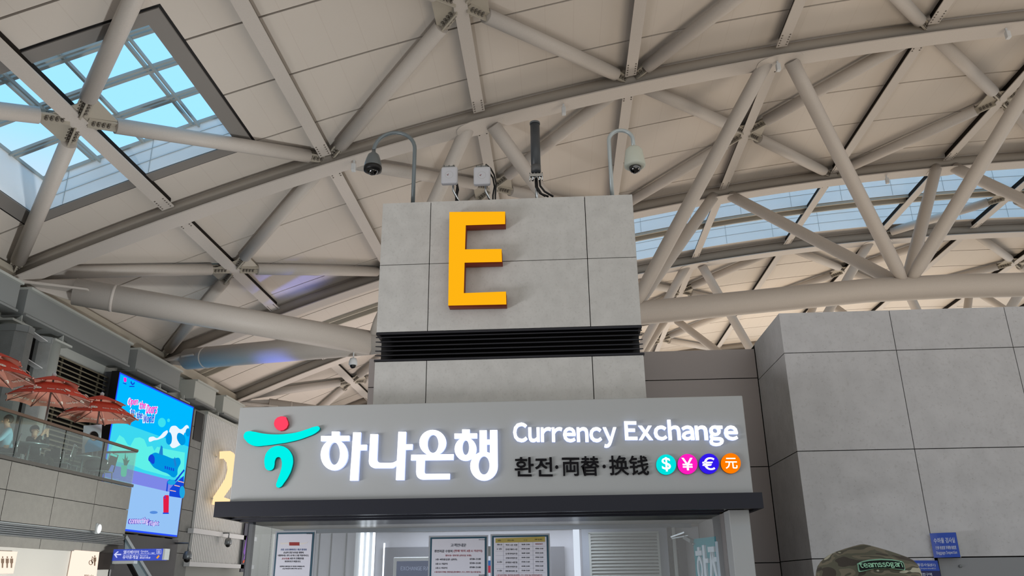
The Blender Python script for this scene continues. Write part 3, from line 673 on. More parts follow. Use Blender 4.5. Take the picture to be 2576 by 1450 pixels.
# terrace tables and chairs
def table(x, y, lb):
    T = thing('bistro_table', lb, 'table', (x, y, FZ), 'round tables on the terrace')
    MB().lathe([(.01, 0), (.4, 0), (.4, .03), (.01, .03)], (x, y, FZ + .72), 24).build('tabletop', M_alu, T)
    MB().tube([(x, y, FZ + .02), (x, y, FZ + .72)], .03, 10).build('pedestal', M_alu, T)
    m = MB()
    for k in range(4):
        t = k * math.pi / 2 + .4; m.bar((x, y, FZ + .05), (x + .32 * math.cos(t), y + .32 * math.sin(t), FZ + .015), .04, .03)
    m.build('foot', M_alu, T)
def chair(x, y, rz, lb, first=None):
    if first is not None:
        T = first.copy(); COL.objects.link(T); T.location = (x, y, FZ); T.rotation_euler = (0, 0, rz); T['label'] = lb
        for c in first.children:
            d = c.copy(); COL.objects.link(d); d.parent = T
        return T
    T = thing('terrace_chair', lb, 'chair', (0, 0, 0), 'metal chairs on the terrace')
    MB().box((-.22, -.22, .44), (.22, .22, .46)).build('seat', M_mid, T, bevel=.01)
    MB().tube([(-.22, .22, .45), (-.22, .28, .9), (.22, .28, .9), (.22, .22, .45)], .013, 8).build('back_frame', M_chrome, T)
    MB().box((-.2, .255, .62), (.2, .27, .84)).build('backrest', mat('dark_weave', (52, 50, 46), .7), T)
    for sx in (-1, 1):
        for sy in (-1, 1): MB().tube([(sx * .2, sy * .2, .45), (sx * .23, sy * .24, 0)], .013, 8).build('leg', M_chrome, T)
    T.location = (x, y, FZ); T.rotation_euler = (0, 0, rz); return T
table(-12.1, 17.7, 'round metal table behind the railing beside the two seated people'); table(-12.0, 19.7, 'round metal table between the middle and right parasols'); 
c0 = chair(-12.0, 18.8, -1.2, 'metal chair right of the seated person in black')
chair(-12.1, 19.15, 2.6, 'metal chair left of the right table', c0); chair(-11.8, 20.25, -1.5, 'metal chair at the terrace corner', c0); chair(-12.6, 19.4, .5, 'metal chair behind the right table', c0); chair(-12.9, 18.4, .9, 'metal chair behind the middle parasol pole', c0)
# dark jacket bundle over a chair at the corner
m = MB(); m.ball((-11.95, 20.35, FZ + .62), .30, 1.0, 1.25, .62, 20)
for v in m.bm.verts: v.co += Vector((random.uniform(-.04, .04), random.uniform(-.05, .05), random.uniform(-.05, .05)))
tag(m.build('draped_jacket', mat('dark_cloth', (38, 36, 36), .9)), 'crumpled dark jacket draped over the chair at the terrace corner', 'jacket')
# upright poster board with a figure in blue
T = thing('poster_stand', 'upright white poster board with a dark-haired figure in blue clothes', 'poster', (-13.6, 21.0, FZ))
pP = PL('Y', 20.6 + .0)
poly('board', [[[(212, 1072), (257, 1069), (252, 1135), (207, 1141)]]], PL('Y', 20.62), .03, mat('poster_white', (198, 205, 215), .5), T)
poly('blue_clothes', [[[(214, 1140), (213, 1122), (222, 1108), (235, 1102), (250, 1100), (258, 1112), (256, 1134)]]], PL('Y', 20.585), .004, mat('poster_blue', (60, 165, 225), .6), T, smooth=False)
poly('dark_hair', [[ell(237, 1098, 11, 12)]], PL('Y', 20.58), .004, M_hair, T)
poly('face', [[ell(235, 1103, 6, 6)]], PL('Y', 20.575), .004, M_skin, T)
MB().bar(at(220, 1141, Y=20.66), Vector((at(220, 1141, Y=20.66).x, 20.66, FZ)), .03, .03).bar(at(245, 1136, Y=20.66), Vector((at(245, 1136, Y=20.66).x, 20.66, FZ)), .03, .03).build('stand_leg', M_mid, T)

# ---------------------------------------------------------------- people
def skin(name, chains, m, parent, sub=1):
    bm = bmesh.new(); L = bm.verts.layers.skin.verify(); V = {}
    def vert(k, co, r):
        if k not in V:
            v = bm.verts.new(co); v[L].radius = (r, r); V[k] = v
        return V[k]
    first = True
    for ch in chains:
        prev = None
        for k, co, r in ch:
            v = vert(k, co, r)
            if first: v[L].use_root = True; first = False
            if prev is not None and prev != v:
                try: bm.edges.new((prev, v))
                except ValueError: pass
            prev = v
    me = bpy.data.meshes.new(name); bm.to_mesh(me); bm.free()
    o = bpy.data.objects.new(name, me)
    a = o.modifiers.new('s', 'SKIN'); b = o.modifiers.new('b', 'SUBSURF'); b.levels = b.render_levels = sub
    me2 = evalmesh(o); bpy.data.objects.remove(o); me2.name = name
    for p in me2.polygons: p.use_smooth = True
    me2.materials.clear(); me2.materials.append(m); o = bpy.data.objects.new(name, me2); return link(o, parent)
def hand(tagn, w, d, side, n):
    d = Vector(d).normalized(); side = Vector(side).normalized(); w = Vector(w); out = []
    palm = w + d * .055
    for i, (ln) in enumerate((.06, .07, .066, .052)):
        base = palm + d * .03 + side * (.03 - .02 * i); nn = Vector(n).normalized()
        out.append([(tagn + 'w', w, .026), (tagn + 'p', palm, .034), (tagn + f'b{i}', base, .010), (tagn + f'm{i}', base + d * ln * .5 + nn * .006, .0085), (tagn + f't{i}', base + d * ln * .9 + nn * .024, .007)])
    tb = w + d * .03 + side * .035
    out.append([(tagn + 'w', w, .026), (tagn + 'tb', tb, .012), (tagn + 'tm', tb + d * .03 + side * .022, .010), (tagn + 'tt', tb + d * .055 + side * .026, .008)])
    return out
def person(label, loc, rz, pose, top, legs, hair_m=M_hair, face=True, cat='person'):
    T = thing('person', label, cat, (0, 0, 0))
    J = pose
    def J_(k): return Vector(J[k])
    body = [[('pel', J_('pel'), .10), ('ab', J_('pel').lerp(J_('chest'), .45), .115), ('chest', J_('chest'), .125), ('nb', J_('neck'), .055), ('hd0', J_('head') - Vector((0, 0, .09)), .06), ('hd1', J_('head'), .085), ('hd2', J_('head') + Vector((0, .005, .06)), .075)]]
    for s in 'LR':
        body.append([('chest', J_('chest'), .125), ('sh' + s, J_('sh' + s), .055), ('el' + s, J_('el' + s), .040), ('wr' + s + 'w', J_('wr' + s), .026)])
        sd = (J_('chest') - J_('sh' + s)).normalized()
        dirh = (J_('wr' + s) - J_('el' + s)).normalized()
        body += hand('wr' + s, J_('wr' + s), dirh, sd - dirh * sd.dot(dirh), Vector((0, -1, 0)) if abs(dirh.y) < .7 else Vector((0, 0, -1)))
        body.append([('pel', J_('pel'), .10), ('hip' + s, J_('hip' + s), .085), ('kn' + s, J_('kn' + s), .055), ('an' + s, J_('an' + s), .036), ('toe' + s, J_('an' + s) + Vector((0, -.14, -.05)), .035)])
    skin('body', body, M_skin, T)
    sh = [[('pel', J_('pel') + Vector((0, 0, -.02)), .155), ('ab', J_('pel').lerp(J_('chest'), .45), .155), ('chest', J_('chest') + Vector((0, .0, 0)), .16), ('nb', J_('chest').lerp(J_('neck'), .62), .085)]]
    for s in 'LR': sh.append([('chest', J_('chest'), .16), ('sh' + s, J_('sh' + s), .072), ('el' + s, J_('el' + s), .056), ('wr' + s, J_('el' + s).lerp(J_('wr' + s), .85), .042)])
    skin('shirt', sh, top, T)
    tr = [[('pel', J_('pel') + Vector((0, 0, .06)), .125), ('pe2', J_('pel'), .12)]]
    for s in 'LR': tr.append([('pe2', J_('pel'), .12), ('hip' + s, J_('hip' + s), .1), ('kn' + s, J_('kn' + s), .074), ('an' + s, J_('kn' + s).lerp(J_('an' + s), .93), .06)])
    skin('trousers', tr, legs, T)
    for s in 'LR':
        a = J_('an' + s); m = MB(); m.ball((a.x, a.y - .07, a.z - .055), .06, .75, 2.1, .6); m.build('shoe', M_black, T)
    h = J_('head')
    m = MB(); m.ball((h.x, h.y + .02, h.z + .035), .104, .93, 1.02, 1.03, 20)
    vs = [v for v in m.bm.verts if v.co.z < h.z + .02 and v.co.y < h.y + .01 or v.co.z < h.z - .06]
    bmesh.ops.delete(m.bm, geom=vs, context='VERTS'); hr = m.build('hair', hair_m, T)
    f = MB()
    for sx in (-1, 1): f.ball((h.x + sx * .033, h.y - .083, h.z + .0), .012, 1.3, .6, .6, 8)
    f.build('eye', M_black, T)
    MB().ball((h.x, h.y - .097, h.z - .025), .018, .7, 1, 1.1, 8).build('nose', M_skin, T)
    MB().ball((h.x, h.y - .086, h.z - .06), .022, 1, .4, .3, 8).build('mouth', mat('lips', (150, 80, 74), .5), T)
    m = MB(); [m.ball((h.x + sx * .088, h.y + .01, h.z - .01), .028, .4, .7, 1.1, 8) for sx in (-1, 1)]; m.build('ear', M_skin, T)
    T.location = loc; T.rotation_euler = (0, 0, rz); return T
seat = dict(pel=(0, .05, .52), chest=(0, .02, .90), neck=(0, .0, 1.06), head=(0, -.03, 1.20), shL=(.18, .03, .97), elL=(.24, -.12, .72), wrL=(.12, -.34, .76), shR=(-.18, .03, .97), elR=(-.24, -.12, .72), wrR=(-.12, -.34, .76),
            hipL=(.10, 0, .50), knL=(.13, -.42, .50), anL=(.13, -.42, .09), hipR=(-.10, 0, .50), knR=(-.13, -.42, .50), anR=(-.13, -.42, .09))
person('person with short black hair in a pale blue top seated behind the glass railing', (-12.35, 17.2, FZ), -.9, seat, mat('pale_blue_shirt', (150, 185, 205), .8), mat('grey_trousers', (60, 62, 70), .8))
seat2 = dict(seat); seat2.update(head=(0, .06, 1.18), neck=(0, .05, 1.04), wrL=(.10, -.20, 1.10), elL=(.2, -.16, .86), wrR=(-.10, -.22, 1.08), elR=(-.2, -.16, .86))
person('person in black holding both hands up by the face, leaning back behind the railing', (-12.35, 18.25, FZ - .02), 1.5, seat2, mat('black_top', (26, 24, 26), .85), mat('olive_trousers', (70, 66, 54), .85))
for xx, yy, rz, lb in ((-12.35, 17.2, -.9 + math.pi * 0, 'metal chair under the person in the pale blue top'), (-12.35, 18.25, 1.5, 'metal chair under the person in black')):
    chair(xx, yy, rz, lb, c0)

# foreground person with camouflage cap
HX, HY = .665, 1.95
stand = dict(pel=(0, 0, .93), chest=(0, 0, 1.24), neck=(0, .01, 1.40), head=(0, 0, 1.53), shL=(.18, 0, 1.34), elL=(.24, .02, 1.06), wrL=(.25, -.04, .82), shR=(-.18, 0, 1.34), elR=(-.24, .02, 1.06), wrR=(-.25, -.04, .82),
             hipL=(.10, 0, .88), knL=(.11, -.01, .50), anL=(.11, .02, .09), hipR=(-.10, 0, .88), knR=(-.11, -.01, .50), anR=(-.11, .02, .09))
for k_ in stand: stand[k_] = (stand[k_][0], stand[k_][1], stand[k_][2] * .955)
P = person('person in the foreground at lower right wearing a camouflage cap, facing away', (HX + .01, HY + .0, 0), math.pi, stand, mat('dark_green_shirt', (54, 58, 46), .85), mat('khaki_trousers', (92, 86, 68), .85))
M_camo = bpy.data.materials.new('camouflage'); M_camo.use_nodes = True; nt = M_camo.node_tree; b = nt.nodes['Principled BSDF']; b.inputs['Roughness'].default_value = .9
tc = nt.nodes.new('ShaderNodeTexCoord'); mp = nt.nodes.new('ShaderNodeMapping'); mp.inputs['Scale'].default_value = (13, 13, 34); nt.links.new(tc.outputs['Object'], mp.inputs[0])
n = nt.nodes.new('ShaderNodeTexNoise'); n.inputs['Scale'].default_value = 1.0; n.inputs['Detail'].default_value = 1.5; n.inputs['Distortion'].default_value = .6; nt.links.new(mp.outputs[0], n.inputs[0])
r = nt.nodes.new('ShaderNodeValToRGB'); r.color_ramp.interpolation = 'CONSTANT'
for i, (p_, c_) in enumerate([(0, (62, 55, 47)), (.40, (88, 86, 70)), (.50, (112, 104, 86)), (.585, (76, 74, 60)), (.645, (172, 168, 146))]):
    e = r.color_ramp.elements[i] if i < 2 else r.color_ramp.elements.new(p_)
    e.position = p_; e.color = (*lin(c_), 1)
nt.links.new(n.outputs['Fac'], r.inputs[0]); nt.links.new(r.outputs[0], b.inputs['Base Color'])
capT = thing('camouflage_cap', 'camouflage cap with a black teamssogari patch worn by the person at lower right', 'cap', (HX, HY, 1.6))
# crown rings: (pixel row, left px, right px) measured on the plane Y = HY
rows = [(1370.5, 2164, 2174), (1374, 2150, 2186), (1380, 2128, 2208), (1388, 2104, 2232), (1397, 2086, 2256), (1405, 2076, 2276), (1413, 2068, 2290), (1424, 2061, 2300), (1436, 2058, 2306), (1452, 2056, 2310), (1480, 2058, 2310), (1500, 2062, 2306)]
rr = []
for y, a, c in rows:
    A, Bp = at(a, y, Y=HY), at(c, y, Y=HY); rr.append(((A.x + Bp.x) / 2, (Bp.x - A.x) / 2, (A.z + Bp.z) / 2))
m = MB(); seg = 48; rings = []
for cx, hw, z in rr:
    dep = hw * .98 if hw > .03 else hw * 1.6
    rings.append([m.bm.verts.new((cx + hw * math.cos(2 * math.pi * k / seg), HY + dep * math.sin(2 * math.pi * k / seg), z)) for k in range(seg)])
for A, Bq in zip(rings, rings[1:]):
    for k in range(seg): f = m.bm.faces.new((A[k], A[(k + 1) % seg], Bq[(k + 1) % seg], Bq[k])); f.smooth = True
m.bm.faces.new(rings[0]); crown = m.build('crown', M_camo, capT)
m = MB(); cx, hw, z = rr[-2]
for s_, t_ in ((0, 1),):
    A = []; Bq = []
    for k in range(13):
        t = math.pi * (.12 + .76 * k / 12); A.append((cx + hw * math.cos(t), HY + hw * math.sin(t), z - .0)); Bq.append((cx + hw * .95 * math.cos(t), HY + hw * math.sin(t) + .075 * math.sin(t) ** .5, z - .015 - .02 * abs(math.cos(t))))
    for k in range(12): m.hexa([A[k], A[k + 1], Bq[k + 1], Bq[k], tuple(Vector(A[k]) + Vector((0, 0, .005))), tuple(Vector(A[k + 1]) + Vector((0, 0, .005))), tuple(Vector(Bq[k + 1]) + Vector((0, 0, .005))), tuple(Vector(Bq[k]) + Vector((0, 0, .005)))])
m.build('brim', M_camo, capT)
zs = [q[2] for q in rr][::-1]; hws = [q[1] for q in rr][::-1]; cxs = [q[0] for q in rr][::-1]
def capwrap(me_or_bm, lift):
    for v in me_or_bm.verts:
        u, z, w = v.co.x, v.co.z, HY - v.co.y
        hw = np.interp(z, zs, hws); cx = np.interp(z, zs, cxs); q = min(.98, abs((u - cx) / hw))
        v.co.y = HY - hw * .98 * math.sqrt(1 - q * q) - lift - w
pc = PL('Y', HY)
def dense(L, n=6):
    o = []
    for a, c in zip(L, L[1:] + L[:1]): o += [(a[0] + (c[0] - a[0]) * i / n, a[1] + (c[1] - a[1]) * i / n) for i in range(n)]
    return o
outer = [(498, 620), (560, 588), (660, 562), (830, 548), (1000, 556), (1150, 582), (1172, 600), (1178, 700), (1165, 722), (1090, 712), (900, 690), (700, 698), (560, 735), (512, 745), (500, 730)]
def inset(L, f=.93, fy=.78):
    cx = sum(p[0] for p in L) / len(L); cy = sum(p[1] for p in L) / len(L); return [(cx + (p[0] - cx) * f, cy + (p[1] - cy) * fy) for p in L]
def cappatch(name, L, m_, lift):
    me = fillmesh([[pc.uv(2040 + x / 6.133, 1320 + y / 6.133) for x, y in dense(L)]], .001)
    mb = MB(); mb.mesh(me, pc.M(0)); bmesh.ops.subdivide_edges(mb.bm, edges=mb.bm.edges, cuts=1); capwrap(mb.bm, lift); return mb.build(name, m_, capT)
pt = cappatch('patch', outer, mat('patch_green', (132, 178, 148), .7), .0035); 
cappatch('patch_field', inset(outer, .955, .80), mat('patch_black', (14, 20, 18), .8), .005)
mb = MB(); lx = [(518, 690), (566, 682), (624, 672), (684, 664), (764, 655), (822, 650), (876, 650), (938, 655), (1006, 665), (1064, 672), (1112, 672)]
wd = [48, 60, 62, 84, 60, 58, 64, 66, 60, 46, 24]
for ch, (x, y), w in zip('teamssogari', lx, wd):
    top = {'t': -76, 'i': -86, 'g': -56}.get(ch, -60); bot = {'g': 26}.get(ch, 6)
    yc = 640 + (x - 830) ** 2 * .00012 + (18 if x > 830 else 26)
    textfit(mb, ch, pc, x - (4 if ch == 't' else 0), yc + top, x + w - 6, yc + bot, t=.0012, lift=0, off=.022, crop=(2040, 1320, 6.133), wide=True)
capwrap(mb.bm, .0066); mb.build('patch_lettering', mat('patch_letter', (150, 200, 165), .7), capT)

# ---------------------------------------------------------------- kiosk
KY = 10.5
# tower
T = thing('kiosk_tower', 'tall grey stone-clad tower carrying the orange letter E above the bank kiosk', 'tower', (-.7, 11.9, 0))
x0, x1, ty0, ty1 = -2.65, 1.27, 11.2, 13.0
def cladding(name, zs_, xs_, y0, y1, par):
    m = MB(); g = .006
    for a, b_ in zip(zs_, zs_[1:]):
        for c, d in zip(xs_, xs_[1:]): m.box((c + g, y0, a + g), (d - g, y0 + .04, b_ - g))
        m.box((xs_[0], y0 + .04, a + g), (xs_[0] + .04, y1, b_ - g)); m.box((xs_[-1] - .04, y0 + .04, a + g), (xs_[-1], y1, b_ - g))
        m.box((xs_[0], y1 - .04, a + g), (xs_[-1], y1, b_ - g))
    m.box((xs_[0] + .02, y0 + .03, zs_[0]), (xs_[-1] - .02, y1 - .02, zs_[-1] - .01), 1)
    return m.build(name, [M_tower, M_dark], par)
zt = at(1280, 500, Y=11.2).z; zj = at(1080, 664, Y=11.2).z; zb = at(1280, 828, Y=11.2).z; zl = at(1280, 902, Y=11.2).z
xj = [x0, at(1080, 660, Y=11.2).x, at(1478, 655, Y=11.2).x, x1]
cladding('upper_cladding', [zb, zj, zt], xj, ty0, ty1, T)
cladding('lower_cladding', [2.63, zl], xj, ty0, ty1, T)
MB().box((x0 + .02, ty0 + .3, zl), (x1 - .02, ty1 - .3, zb)).build('vent_core', M_black, T)
m = MB(); nb = 6
for i in range(nb):
    z = zb - .03 - (zb - zl - .03) * (i + .85) / nb
    m.hexa([(x0, ty0 - .0, z + .005), (x1, ty0 - .0, z + .005), (x1 - .12, ty0 + .32, z + .075), (x0 + .12, ty0 + .32, z + .075), (x0, ty0 - .0, z + .02), (x1, ty0 - .0, z + .02), (x1 - .12, ty0 + .32, z + .09), (x0 + .12, ty0 + .32, z + .09)])
m.box((x0, ty0, zb - .035), (x1, ty1, zb - .002)); m.box((x0 - .01, ty0 - .01, zl + .002), (x1 + .01, ty1, zl + .03))
m.build('louvre_blade', M_louv, T)
# letter E
T = thing('letter_sign', 'big glowing orange letter E on the front of the stone tower', 'sign', (-1.1, 11.2, 6.2))
Ef = em('letter_face', (255, 180, 20), 1.0); Es = mat('letter_side', (110, 40, 16), .5, em=(150, 50, 10), es=.10)
Eo = [(1131, 535), (1271, 534), (1271, 565), (1172, 568), (1170, 629), (1262, 628), (1263, 660), (1169, 662), (1167, 739), (1273, 735), (1274, 767), (1128, 770)]
pE = PL('Y', 10.99)
ef = poly('letter_body', [[Eo]], PL('Y', 11.0), .01, Es, T, lift=0)
mb = MB(); me = fillmesh([[pE.uv(*q) for q in Eo]], .16); mb.mesh(me, PL('Y', 11.17).M(.08)); mb.build('letter_return', Es, ef)
poly('letter_face', [[Eo]], pE, .008, Ef, ef, lift=.012)
# mounting pins
m = MB()
for q in ((1150, 560), (1150, 740), (1150, 650)): p = at(*q, Y=11.18); m.tube([(p.x, 11.1, p.z), (p.x, 11.22, p.z)], .02, 8)
m.build('mounting_pin', M_grey, T)

# sign box
T = thing('bank_sign', 'wide grey fascia sign box lettered for the bank and Currency Exchange', 'sign', (-.9, 10.5, 2.6))
pK = PL('Y', KY)
zt2 = (at(603, 1022, Y=KY).z + at(1867, 999, Y=KY).z) / 2
MB().box((-4.31, KY, 2.62), (2.44, 11.15, zt2)).build('box', M_sign, T, bevel=.012)
C1 = (560, 980, 3.68); C2 = (1240, 980, 3.68)
Lw = em('letter_white', (255, 255, 255), 1.6); Cy = em('logo_teal', (0, 242, 235), 1.0); Rd = em('logo_red', (255, 70, 100), 1.0); Sd = mat('letter_edge_glow', (150, 165, 200), .5, em=(190, 205, 255), es=.9)  # edges of the white letters made to glow for a halo on the box
def raised(name, shapes, mface, mside, crop, d=.05, bevel=0, smooth=False):
    o = poly(name, shapes, pK, d, mside, T, lift=.002, crop=crop, smooth=smooth)
    poly(name + '_face', shapes, pK, .004, mface, o, lift=d + .003, crop=crop, smooth=smooth)
    return o
raised('logo_sweep', [[[(209, 445), (222, 408), (255, 395), (300, 399), (380, 415), (480, 424), (600, 420), (700, 405), (790, 378), (868, 352), (900, 352), (910, 372), (890, 398), (780, 452), (650, 490), (500, 515), (400, 528), (320, 532), (268, 515), (228, 480)]]], Cy, mat('logo_teal_edge', (0, 90, 90), .5, em=(0, 90, 90), es=.4), C1, smooth=True)
raised('logo_hook', [[[(540, 530), (600, 548), (645, 595), (664, 660), (652, 740), (622, 810), (582, 870), (548, 910), (522, 914), (509, 897), (520, 850), (545, 780), (561, 710), (558, 665), (543, 637), (515, 637), (498, 665), (492, 710), (480, 742), (450, 757), (415, 742), (402, 700), (403, 640), (425, 585), (475, 543)]]], Cy, MATS['logo_teal_edge'], C1, smooth=True)
raised('logo_dot', [[[(590, 262), (600, 265), (606, 285), (615, 302), (620, 330), (605, 365), (575, 386), (545, 390), (515, 378), (494, 352), (488, 325), (496, 292), (520, 268), (550, 258), (572, 258)]]], Rd, mat('logo_red_edge', (150, 10, 30), .5, em=(150, 10, 30), es=.4), C1)
def R_(a, b, c, d): return [[a, b, c, d]]
def bez(p0, p1, p2, n=6): return [((1 - t) ** 2 * p0[0] + 2 * t * (1 - t) * p1[0] + t * t * p2[0], (1 - t) ** 2 * p0[1] + 2 * t * (1 - t) * p1[1] + t * t * p2[1]) for t in [i / n for i in range(n + 1)]]
raised('hangul_ha', [R_((1021, 398), (1092, 398), (1090, 450), (1019, 450)), R_((922, 438), (1183, 436), (1182, 484), (921, 487)), [ell(1043, 613, 125, 144), ell(1044, 601, 52, 104)], R_((1217, 405), (1289, 405), (1264, 850), (1187, 850)), R_((1275, 521), (1344, 519), (1341, 570), (1272, 570))], Lw, Sd, C1)
raised('hangul_na', [[[(1375, 422), (1447, 422), (1437, 655)] + bez((1437, 655), (1440, 684), (1470, 686)) + [(1560, 686)] + bez((1575, 685), (1600, 682), (1625, 662)) + [(1618, 705)] + bez((1618, 705), (1600, 735), (1570, 736)) + [(1415, 736)] + bez((1415, 736), (1362, 725), (1362, 670))], R_((1634, 400), (1706, 400), (1689, 845), (1611, 845)), R_((1695, 516), (1766, 514), (1763, 564), (1690, 566))], Lw, Sd, C1)
raised('hangul_eun', [[ell(1951, 501, 124, 119), ell(1953, 511, 51, 84)], R_((1752, 612), (2144, 606), (2142, 660), (1750, 664)), [[(1800, 655), (1878, 655), (1874, 770)] + bez((1874, 770), (1878, 790), (1895, 788)) + [(2109, 786), (2108, 838), (1860, 841)] + bez((1860, 841), (1798, 838), (1798, 770))]], Lw, Sd, C1)
raised('hangul_haeng', [R_((2222, 378), (2292, 378), (2291, 425), (2221, 425)), R_((2150, 416), (2360, 414), (2360, 460), (2150, 463)), [ell(2253, 560, 101, 108), ell(2255, 546, 31, 68)], R_((2381, 387), (2448, 385), (2450, 610), (2381, 610)), R_((2440, 471), (2490, 471), (2490, 517), (2440, 517)), R_((2478, 385), (2546, 383), (2550, 715), (2478, 640)), [ell(2423, 717, 127, 134), ell(2423, 710, 51, 85)]], Lw, Sd, C1)
mb = MB(); mf = MB()
for b_, x_0, y_0, x_1, y_1 in (('Currency', 188, 312, 1145, 545), ('Exchange', 1218, 287, 2262, 530)):
    textfit(mb, b_, pK, x_0, y_0, x_1, y_1, t=.04, lift=.002, off=.03, crop=C2, wide=True); textfit(mf, b_, pK, x_0, y_0, x_1, y_1, t=.004, lift=.043, off=.03, crop=C2, wide=True)
o = mb.build('currency_exchange_lettering', Sd, T); mf.build('letter_faces', Lw, o)
mb = MB()
for b_, x_0, y_0, x_1, y_1 in (('환전', 202, 630, 552, 808), ('·', 576, 706, 606, 738), ('両替', 640, 622, 985, 803), ('·', 1014, 700, 1044, 732), ('换钱', 1075, 616, 1440, 798)):
    textfit(mb, b_, pK, x_0, y_0, x_1, y_1, t=.03, lift=.002, off=.012, crop=C2)
mb.build('black_lettering', mat('black_letter', (8, 6, 12), .5, spec=.15), T)
for nm, cx, cy, c, s_, bx in (('dollar_badge', 1600, 702, (0, 225, 222), '$', (1560, 634, 1642, 765)), ('yen_badge', 1797, 697, (255, 30, 190), '¥', (1745, 640, 1847, 755)), ('euro_badge', 1995, 694, (50, 25, 235), '€', (1932, 635, 2048, 752)), ('yuan_badge', 2196, 690, (255, 125, 0), '元', (2145, 640, 2255, 740))):
    o = raised(nm, [[ell(cx, cy, 92, 94, 40)]], em(nm + '_col', c, 1.0), mat(nm + '_edge', tuple(int(v * .6) for v in c), .5), C2, d=.035)
    mb = MB(); textfit(mb, s_, pK, *bx, t=.004, lift=.044, off=.008, crop=C2); mb.build('symbol', Lw, o)

# canopy and booth
T = thing('kiosk_booth', 'bank exchange booth with dark flat canopy and glass front', 'kiosk', (-.9, 11, 0))
zc0, zc1 = 2.425, 2.615
m = MB(); m.box((-4.42, 10.3, zc0), (2.5, 10.36, zc1)); m.box((-4.42, 10.36, zc0), (-4.37, 13.05, zc1)); m.box((2.45, 10.36, zc0), (2.5, 13.05, zc1)); m.box((-4.38, 10.35, zc1 - .03), (2.46, 11.18, zc1)); cn = m.build('canopy', M_char, T)
m = MB(); m.box((-4.37, 10.36, zc0 + .02), (2.45, 11.1, zc0 + .05)); m.build('underside', M_under, cn)
m = MB(); m.box((-4.37, 11.05, zc0 - .012), (2.1, 11.12, zc0 + .04)); m.box((-4.37, 10.75, zc0), (2.1, 10.8, zc0 + .03)); m.build('glass_track', M_char, cn)
MB().box((-4.37, 11.12, zc0 - .0), (2.45, 13.05, zc0 + .04)).build('interior_ceiling', mat('booth_ceiling', (118, 112, 100), .3, .2), T)
MB().box((-4.37, 12.9, zc0 - .06), (2.0, 13.0, zc0)).build('cornice', mat('cornice_blue', (80, 92, 104), .4), T)
MB().box((2.13, 10.6, 0), (2.385, 10.95, zc0 + .01)).build('corner_column', M_sign, T, bevel=.01)
MB().box((2.13, 10.96, 0), (2.38, 13.0, zc0)).build('side_wall', mat('booth_side_wall', (140, 136, 134), .5), T)
MB().box((-4.32, 11.25, 0), (-4.25, 11.35, zc0)).build('post', M_char, T)
MB().box((-4.28, 11.19, 0), (2.12, 11.2, zc0 - .0)).build('front_glass', M_glass, T)
MB().box((-4.3, 11.36, 0), (-4.29, 12.9, zc0)).build('side_glass', M_glass, T)
mw = mat('booth_white_wall', (176, 176, 182), .4)
MB().box((-4.0, 13.0, 0), (2.12, 13.06, zc0 - .04)).build('back_wall', mw, T)
m = MB()
for px in (800, 830, 868): p = at(px, 1400, Y=12.99); m.box((p.x - .006, 12.985, 0), (p.x + .006, 13.0, 2.36))
m.build('panel_seam', M_mid, T)
tubem = em('tube_white', (240, 246, 255), 2.2)
def V_(px, y): return at(px, 1390, Y=y).x
for a, c, nm in ((905, 912, 'light_strip'), (920, 926, 'light_strip'), (936, 941, 'light_strip'), (1443, 1459, 'light_strip'), (964, 967, 'light_strip')):
    ztop = 2.36 if a != 964 else 2.2
    MB().box((V_(a, 12.9), 12.9, .8), (V_(c, 12.9), 12.94, ztop)).build(nm, tubem if a != 1443 else em('lightbox_edge', (225, 232, 245), 1.0), T)
MB().box((V_(893, 12.95), 12.95, .5), (V_(941, 12.95), 12.985, 2.37)).build('light_cove', M_white, T)
MB().box((V_(963, 12.9), 12.92, .5), (V_(1082, 12.9), 12.98, at(1000, 1378, Y=12.95).z)).build('monitor_niche', mat('niche_grey', (96, 98, 106), .5), T)
MB().box((V_(1385, 12.9), 12.92, .5), (V_(1420, 12.9), 12.98, at(1400, 1376, Y=12.95).z)).build('grey_panel', mat('panel_grey2', (98, 98, 104), .5), T)
# vent grille in back wall
vx0, vx1 = V_(1487, 12.9), V_(1655, 12.9); vz = at(1560, 1345, Y=12.93).z
g = MB().box((V_(1465, 12.9), 12.93, .3), (V_(1682, 12.9), 12.985, 2.385)).build('vent_door', mat('vent_door', (150, 156, 168), .4), T)
m = MB(); z = vz
while z > .8: m.hexa([(vx0, 12.88, z - .03), (vx1, 12.88, z - .03), (vx1, 12.93, z + .005), (vx0, 12.93, z + .005), (vx0, 12.88, z - .018), (vx1, 12.88, z - .018), (vx1, 12.93, z + .017), (vx0, 12.93, z + .017)]); z -= .0485
m.build('vent_slat', M_lgrey, g)
MB().box((vx0, 12.925, .8), (vx1, 12.931, vz + .01)).build('vent_dark', M_louv, g)
MB().box((vx0 - .03, 12.88, vz + .01), (vx1 + .03, 12.93, vz + .035)).box((vx0 - .03, 12.88, .78), (vx0, 12.93, vz + .02)).box((vx1, 12.88, .78), (vx1 + .03, 12.93, vz + .02)).build('vent_frame', M_lgrey, g)
MB().box((V_(1683, 12.9), 12.9, .2), (V_(1692, 12.9), 12.98, 2.38)).build('door_gap', M_black, T)
MB().box((V_(1694, 12.9), 12.9, .2), (V_(1702, 12.9), 12.98, 2.37)).build('door_frame', M_lgrey, T)
MB().box((V_(1706, 12.9), 12.94, .2), (V_(1728, 12.9), 12.98, 2.28)).build('door_dark_strip', mat('dark_panel', (52, 50, 58), .5), T)  # dark upright strip beside the door frame
